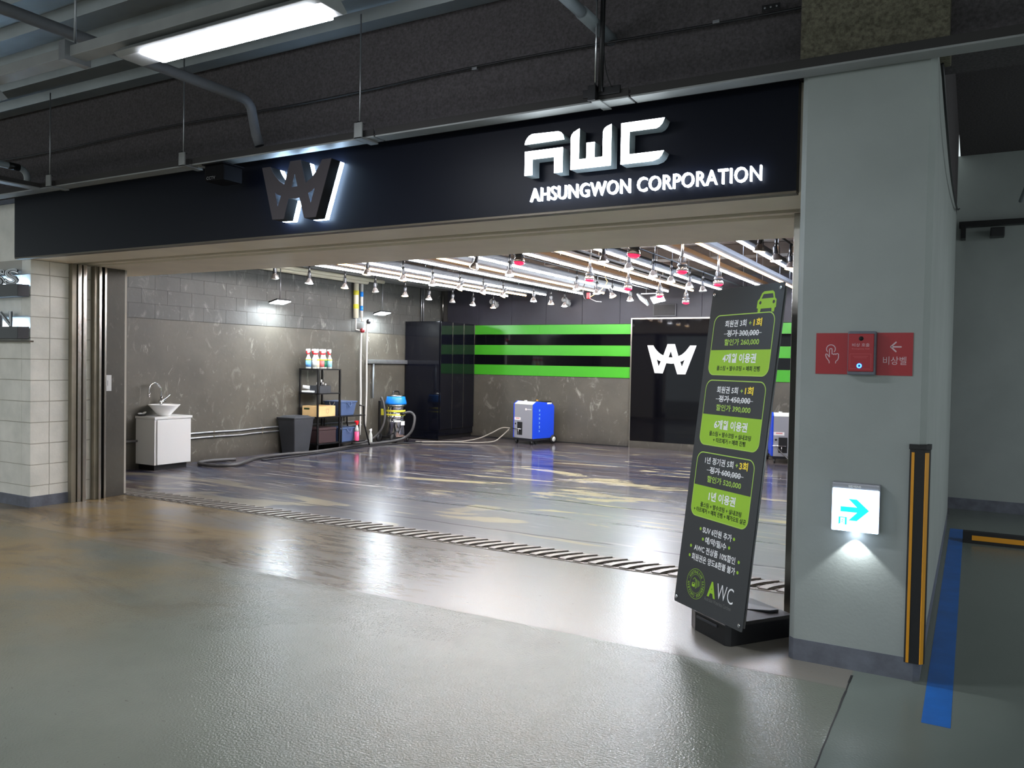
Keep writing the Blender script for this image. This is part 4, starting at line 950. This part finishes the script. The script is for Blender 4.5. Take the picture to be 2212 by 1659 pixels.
def pbox(u0, u1, v0, v1, vs, nm_):
    o = rrect(u0, u1, v0, v1, .055, 8); i = rrect(u0+.006, u1-.006, v0+.006, v1-.006, .050, 8)
    shape('price_frame', [o, i], 'lime_line', sheet, BF, Z, 0)
    low = [p for p in o if p[1] < vs] ; right = [p for p in low if p[0] > (u0+u1)/2]; left = [p for p in low if p[0] <= (u0+u1)/2]
    right.sort(key=lambda p: p[1]); left.sort(key=lambda p: -p[1])
    shape('price_field', [[(u1, vs)]+right[::-1]+left[::-1]+[(u0, vs)]], 'lime', sheet, BF, Z*.6, 0, 'lime green field')
pbox(.050, .604, 1.416, 1.788, 1.571, '1'); pbox(.049, .602, .986, 1.388, 1.175, '2'); pbox(.052, .590, .549, .944, .739, '3')
car = [(.436, 1.832), (.438, 1.856), (.452, 1.866), (.468, 1.898), (.486, 1.908), (.558, 1.908), (.572, 1.898), (.582, 1.866), (.596, 1.856), (.598, 1.812), (.588, 1.808), (.586, 1.786), (.566, 1.786), (.562, 1.808), (.472, 1.808), (.468, 1.786), (.448, 1.786), (.446, 1.810), (.436, 1.812)]
win = [(.468, 1.866), (.482, 1.892), (.560, 1.892), (.570, 1.866)]
shape('printed_car', [car, win, circ(.462, 1.843, .010, 14), circ(.575, 1.843, .010, 14)], 'lime', sheet, BF, Z, 0, 'lime green car drawing')
T_('회원권 3회', 'ink_white', .164, .362, 1.731, .042); T_('+', 'lime_line', .385, .407, 1.729, .022); T_('1회', 'ink_yellow', .425, .498, 1.731, .048, .03)
T_('정가 300,000', 'ink_white', .192, .482, 1.671, .044); T_('할인가 260,000', 'lime_line', .178, .494, 1.617, .042); T_('4개월 이용권', 'ink_white', .181, .485, 1.521, .056, .03)
T_('풀스팀 + 발수코팅 = 매회 진행', 'ink_dark', .135, .529, 1.460, .030)
T_('회원권 5회', 'ink_white', .165, .362, 1.329, .042); T_('+', 'lime_line', .385, .407, 1.328, .022); T_('1회', 'ink_yellow', .425, .498, 1.331, .048, .03)
T_('정가 450,000', 'ink_white', .192, .482, 1.274, .044); T_('할인가 390,000', 'lime_line', .178, .494, 1.220, .042); T_('6개월 이용권', 'ink_white', .181, .485, 1.119, .056, .03)
T_('풀스팀 + 발수코팅 + 실내코팅', 'ink_dark', .143, .526, 1.061, .030); T_('+ 타르제거 = 매회 진행', 'ink_dark', .187, .486, 1.024, .030)
T_('1년 정기권 5회', 'ink_white', .136, .405, .896, .042); T_('+', 'lime_line', .424, .446, .897, .022); T_('3회', 'ink_yellow', .458, .533, .899, .048, .03)
T_('정가 600,000', 'ink_white', .192, .480, .840, .044); T_('할인가 520,000', 'lime_line', .178, .494, .785, .042); T_('1년 이용권', 'ink_white', .214, .462, .687, .056, .03)
T_('풀스팀 + 발수코팅 + 실내코팅', 'ink_dark', .143, .526, .627, .030); T_('+ 타르제거 = 매회 진행 + 메가오토 살균', 'ink_dark', .084, .572, .592, .030)
for v0, a, b in ((1.669, .166, .506), (1.272, .166, .506), (.838, .166, .506)): stroke('strike_line', [[(a, v0), (b, v0)]], .003, 'ink_white', sheet, BF, Z*3)
for vc, a, b, u0, u1, s_ in ((.482, .175, .490, .198, .470, 'SUV 6만원 추가'), (.425, .209, .457, .233, .432, '예/약/필/수'), (.365, .101, .554, .135, .524, 'AWC 전상품 10%할인'), (.307, .100, .554, .123, .534, '회원권은 양도&환불 불가')):
    T_(s_, 'ink_white', u0, u1, vc, .042)
    for u in (a, b): shape('printed_dot', [circ(u, vc, .0095, 16)], 'lime', sheet, BF, Z, 0)
SC = (.193, .152)
shape('printed_seal', [circ(*SC, .090, 40), circ(*SC, .0875, 40), circ(*SC, .056, 32), circ(*SC, .0545, 32)], 'lime', sheet, BF, Z, 0, 'lime green round seal')
seal = 'AUSTRALIAN WATERLESS CARCLEAN -'
for k, ch in enumerate(seal):
    if ch == ' ': continue
    an = R(150)-2*PI*k/len(seal)
    T = BF @ Matrix.Translation((SC[0]+.071*math.cos(an), SC[1]+.071*math.sin(an), 0)) @ Matrix.Rotation(an-PI/2, 4, 'Z')
    text('seal_letter', ch, 'lime', sheet, T, (-.0052, .0052, -.009, .009) if ch not in 'I-' else (-.0018, .0018, -.009, .009) if ch == 'I' else (-.003, .003, -.001, .001), z=Z, bold=.02)
shape('seal_drawing', [rrect(SC[0]-.036, SC[0]-.006, SC[1]-.022, SC[1]+.004, .006, 3), rrect(SC[0]-.030, SC[0]-.012, SC[1]-.006, SC[1]+.001, .002, 2)], 'lime', sheet, BF, Z, 0)
stroke('seal_fingers', [[(SC[0]+.002+.009*k, SC[1]-.028+.006*k), (SC[0]-.006+.010*k, SC[1]+.030-.002*k)] for k in range(5)] + [[(SC[0]-.03, SC[1]+.02), (SC[0]-.015, SC[1]+.034), (SC[0], SC[1]+.02)]], .003, 'lime', sheet, BF, Z)
T_('A', 'lime', .312, .389, .158, .092, .045); T_('WC', 'ink_white', .397, .546, .165, .088, -.008)
T_('Australian Waterless Carclean', 'ink_grey', .292, .537, .096, .022, -.006)
# water base and pole
base_out = [(-1.474, 4.90), (-1.43, 4.83), (-1.20, 4.645), (-1.165, 4.65), (-.895, 5.03), (-.90, 5.07), (-1.19, 5.28), (-1.25, 5.285), (-1.474, 4.97)]
cxb, cyb = -1.2, 4.95
vs = [(x, y, 0) for x, y in base_out] + [(x, y, .115) for x, y in base_out] + [(cxb+(x-cxb)*.93, cyb+(y-cyb)*.93, .128) for x, y in base_out] + [(cxb+(x-cxb)*.35, cyb+(y-cyb)*.35, .145) for x, y in base_out]
n9 = len(base_out)
fs = [tuple(range(n9))[::-1], tuple(range(3*n9, 4*n9))] + [(r*n9+i, r*n9+(i+1) % n9, (r+1)*n9+(i+1) % n9, (r+1)*n9+i) for r in range(3) for i in range(n9)]
part('water_base', MB().add(vs, fs), 'black_plastic', bn, .004, world=True)
part('recess_insert', MB().prism([(-1.24, 4.90), (-1.02, 4.98), (-.98, 5.03), (-1.18, 5.06)], .134, .150, 'z'), 'dark_grey_plastic', bn, .003, world=True)
part('grip_lip', MB().box(0, .20, -.012, 0, .085, .10).xf(Matrix.Translation((-1.41, 4.815, 0)) @ Matrix.Rotation(R(-38), 4, 'Z')), 'dark_grey_plastic', bn, .002, world=True)
pole0 = Vector((-1.20, 4.93, .14)); 
part('pole', MB().tube([pole0, BF @ Vector((BW/2, .35, -.03)), BF @ Vector((BW/2, 1.2, -.03))], .011, 10), 'galv', bn, world=True)
for a, b in ((.022, .03), (BW-.03, .03), (.022, BH-.03), (BW-.03, BH-.03)):
    part('arm', MB().tube([BF @ Vector((BW/2, .35 if b < 1 else 1.2, -.03)), BF @ Vector((a, b, -.02))], .005, 6), 'galv', bn, world=True)

# ================================================================== RIGHT COLUMN FITTINGS
CF = WF(4.64)
bl_ = thing('alarm_notice', 'red notice with pointing hand left of the call box on the column', 'sign', (-.66, 4.64, 1.58))
sh1 = part('sheet', MB().box(-.744, -.577, 4.636, 4.639, 1.576, 1.795), 'red_sign', bl_, world=True)
F2 = WF(4.636)
ring = [(-.668+.0225*math.cos(R(a)), 1.710+.0225*math.sin(R(a))) for a in range(-40, 221, 20)]
hand = [(-.675, 1.667), (-.675, 1.706), (-.673, 1.711), (-.668, 1.713), (-.663, 1.711), (-.662, 1.706), (-.662, 1.684), (-.656, 1.683), (-.653, 1.680), (-.650, 1.684), (-.645, 1.684), (-.643, 1.680), (-.640, 1.684), (-.634, 1.686), (-.629, 1.682), (-.629, 1.664), (-.633, 1.652), (-.642, 1.644), (-.643, 1.635)]
thumb = [(-.675, 1.667), (-.686, 1.682), (-.692, 1.683), (-.694, 1.678), (-.690, 1.664), (-.676, 1.645), (-.675, 1.635)]
stroke('hand_drawing', [ring, hand, thumb], .0045, 'ink_pink', sh1, F2, z=.0006)
b2 = thing('alarm_notice', 'red notice with arrow and Korean word right of the call box on the column', 'sign', (-.36, 4.64, 1.58))
sh2 = part('sheet', MB().box(-.442, -.272, 4.636, 4.639, 1.574, 1.796), 'red_sign', b2, world=True)
stroke('arrow_drawing', [[(-.328, 1.723), (-.376, 1.723)], [(-.352, 1.747), (-.376, 1.723), (-.352, 1.699)]], .0075, 'ink_pink', sh2, F2, z=.0006)
text('printed_word', '비상벨', 'ink_pink', sh2, F2, (-.411, -.301, 1.630, 1.673), z=.0006, bold=.0)
b3 = thing('call_box', 'raised red emergency call box with blue lit button on the column', 'alarm', (-.51, 4.64, 1.58))
part('back_shell', MB().box(-.580, -.443, 4.595, 4.64, 1.574, 1.803), 'grey_band', b3, .008, world=True)
fp = part('front_plate', MB().box(-.576, -.452, 4.588, 4.5955, 1.592, 1.790), 'red_sign', b3, .003, world=True)
F3 = WF(4.588)
text('printed_word', '비상 호출', 'ink_pink', fp, F3, (-.557, -.473, 1.722, 1.740), z=.0008)
text('small_print', 'Emergency Call', 'l_red', fp, F3, (-.557, -.473, 1.706, 1.714), z=.0008)
stroke('print_frame', [[(-.566, 1.684), (-.464, 1.684)], [(-.566, 1.684), (-.566, 1.610)], [(-.464, 1.684), (-.464, 1.610)], [(-.552, 1.672), (-.480, 1.672)], [(-.545, 1.664), (-.485, 1.664)], [(-.566, 1.606), (-.464, 1.606)]], .0009, 'l_red', fp, F3, z=.0008)
part('speaker_hole', MB().lathe([(.0115, 0), (.0115, .0012), (0, .0012)], 18, M4=F3 @ Matrix.Translation((-.514, 1.764, 0))), 'black', b3, world=True)
shape('led_ring', [circ(-.520, 1.622, .0125, 22), circ(-.520, 1.622, .006, 16)], 'blue_led', b3, F3, .001, .002, 'glowing blue ring')
part('button', MB().lathe([(.006, 0), (.006, .003), (0, .003)], 14, M4=F3 @ Matrix.Translation((-.520, 1.622, 0))), 'steam_blue', b3, world=True)
ex = thing('exit_light', 'square lit white exit light with green arrow on the column', 'exit sign', (-.52, 4.64, .74))
part('housing', MB().box(-.637, -.402, 4.592, 4.64, .748, 1.004), 'steam_grey', ex, .008, world=True)
lp = part('lit_panel', MB().box(-.634, -.405, 4.584, 4.5915, .750, .974), 'exit_face', ex, .006, 'glowing white panel', world=True)
F4 = WF(4.584)
shape('arrow', [[(-.591, .879), (-.510, .879), (-.552, .921), (-.512, .921), (-.452, .866), (-.510, .808), (-.550, .808), (-.509, .852), (-.591, .852)]], 'exit_green', lp, F4, .001, 0, 'glowing green arrow')
shape('running_figure_box', [[(-.599, .824), (-.559, .824), (-.559, .784), (-.568, .784), (-.568, .820), (-.590, .820), (-.590, .790), (-.599, .784)]], 'exit_green', lp, F4, .001, 0)
stroke('running_figure', [[(-.578, .812), (-.581, .801), (-.577, .795), (-.572, .788)], [(-.581, .801), (-.586, .794)], [(-.585, .808), (-.579, .810), (-.573, .804)]], .0022, 'exit_green', lp, F4, z=.0012)
shape('figure_head', [circ(-.576, .8155, .002, 10)], 'exit_green', lp, F4, .001, 0)
text('maker_word', 'SIEMENS', 'ink_white', ex, WF(4.592), (-.556, -.494, .981, .993), z=.001, bold=.02)
part('downlight', MB().lathe([(.012, 0), (.012, .004), (0, .004)], 14, c=(-.518, 4.60, .744)), 'lamp_cool', ex, world=True)
sl = bpy.data.lights.new('downlight_beam', 'SPOT'); sl.energy = 1.6; sl.spot_size = R(95); sl.spot_blend = .25; sl.color = (.92, .97, 1); sl.shadow_soft_size = .006
so = bpy.data.objects.new('downlight_beam', sl); COL.objects.link(so); so.location = (-.518, 4.603, .742); so.rotation_euler = (R(-8), 0, 0)

# corner guard
cg = thing('corner_guard', 'black rubber corner guard with yellow strips on the column', 'corner guard', (-.22, 4.64, .1))
part('rubber_profile', MB().prism([(-.272, 4.638), (-.272, 4.622), (-.262, 4.616), (-.20, 4.616), (-.178, 4.638), (-.178, 4.70), (-.196, 4.70), (-.196, 4.668), (-.232, 4.638)], .10, 1.20, 'z'), 'rubber', cg, world=True)
part('end_cap', MB().prism([(-.275, 4.638), (-.275, 4.612), (-.196, 4.612), (-.174, 4.636), (-.174, 4.703), (-.196, 4.70), (-.196, 4.668), (-.232, 4.638)], 1.20, 1.225, 'z'), 'rubber', cg, .002, world=True)
part('yellow_strip', MB().box(-.263, -.249, 4.6125, 4.6165, .102, 1.185), 'yellow', cg, .001, world=True)
part('yellow_strip', MB().prism([(-.201, 4.6135), (-.197, 4.6115), (-.183, 4.627), (-.187, 4.631)], .102, 1.185, 'z'), 'yellow', cg, world=True)
solo('painted_stripe', MB().box(-.163, -.045, 4.118, 9.4, .0002, .0016), 'blue_paint', 'blue painted stripe on the floor beside the column', 'floor stripe')
ws = thing('wheel_stop', 'black rubber wheel stop with yellow strip on the dark floor', 'wheel stop', (.5, 8.8, 0))
part('rubber_block', MB().prism([(8.69, 0), (8.87, 0), (8.84, .098), (8.73, .098)], -.045, 1.6, 'x'), 'rubber', ws, .004, world=True)
part('yellow_strip', MB().prism([(8.701, .03), (8.698, .03), (8.715, .072), (8.718, .072)], .03, 1.55, 'x'), 'yellow', ws, world=True)
ft = thing('far_tray', 'dark cable tray high on the wall behind the column', 'cable tray', (.8, 10.6, 3.3))
part('tray_length', MB().box(-.19, 5, 10.66, 10.78, 3.26, 3.32), 'black_metal', ft, .003, world=True)
part('bracket', MB().box(-.17, -.12, 10.60, 10.79, 3.12, 3.26), 'black_metal', ft, world=True)
part('camera_unit', MB().box(.12, .26, 10.55, 10.74, 3.12, 3.22), 'black_plastic', ft, .01, world=True)
solo('wall_cable', MB().tube(arc_pts([(-.185, 4.8, 3.2), (-.17, 5.2, 3.0), (-.17, 6.5, 2.95), (-.175, 8.5, 3.1), (-.175, 9.7, 3.3)], 5), .008, 6), 'wire', 'loose black cable along the side of the right column', 'cable')
solo('slanting_pipe', MB().tube([(.36, 9.5, 3.3), (.62, 7.2, 4.0)], .02, 8), 'pvc_grey', 'thin slanting grey pipe at the upper right edge', 'pipe')
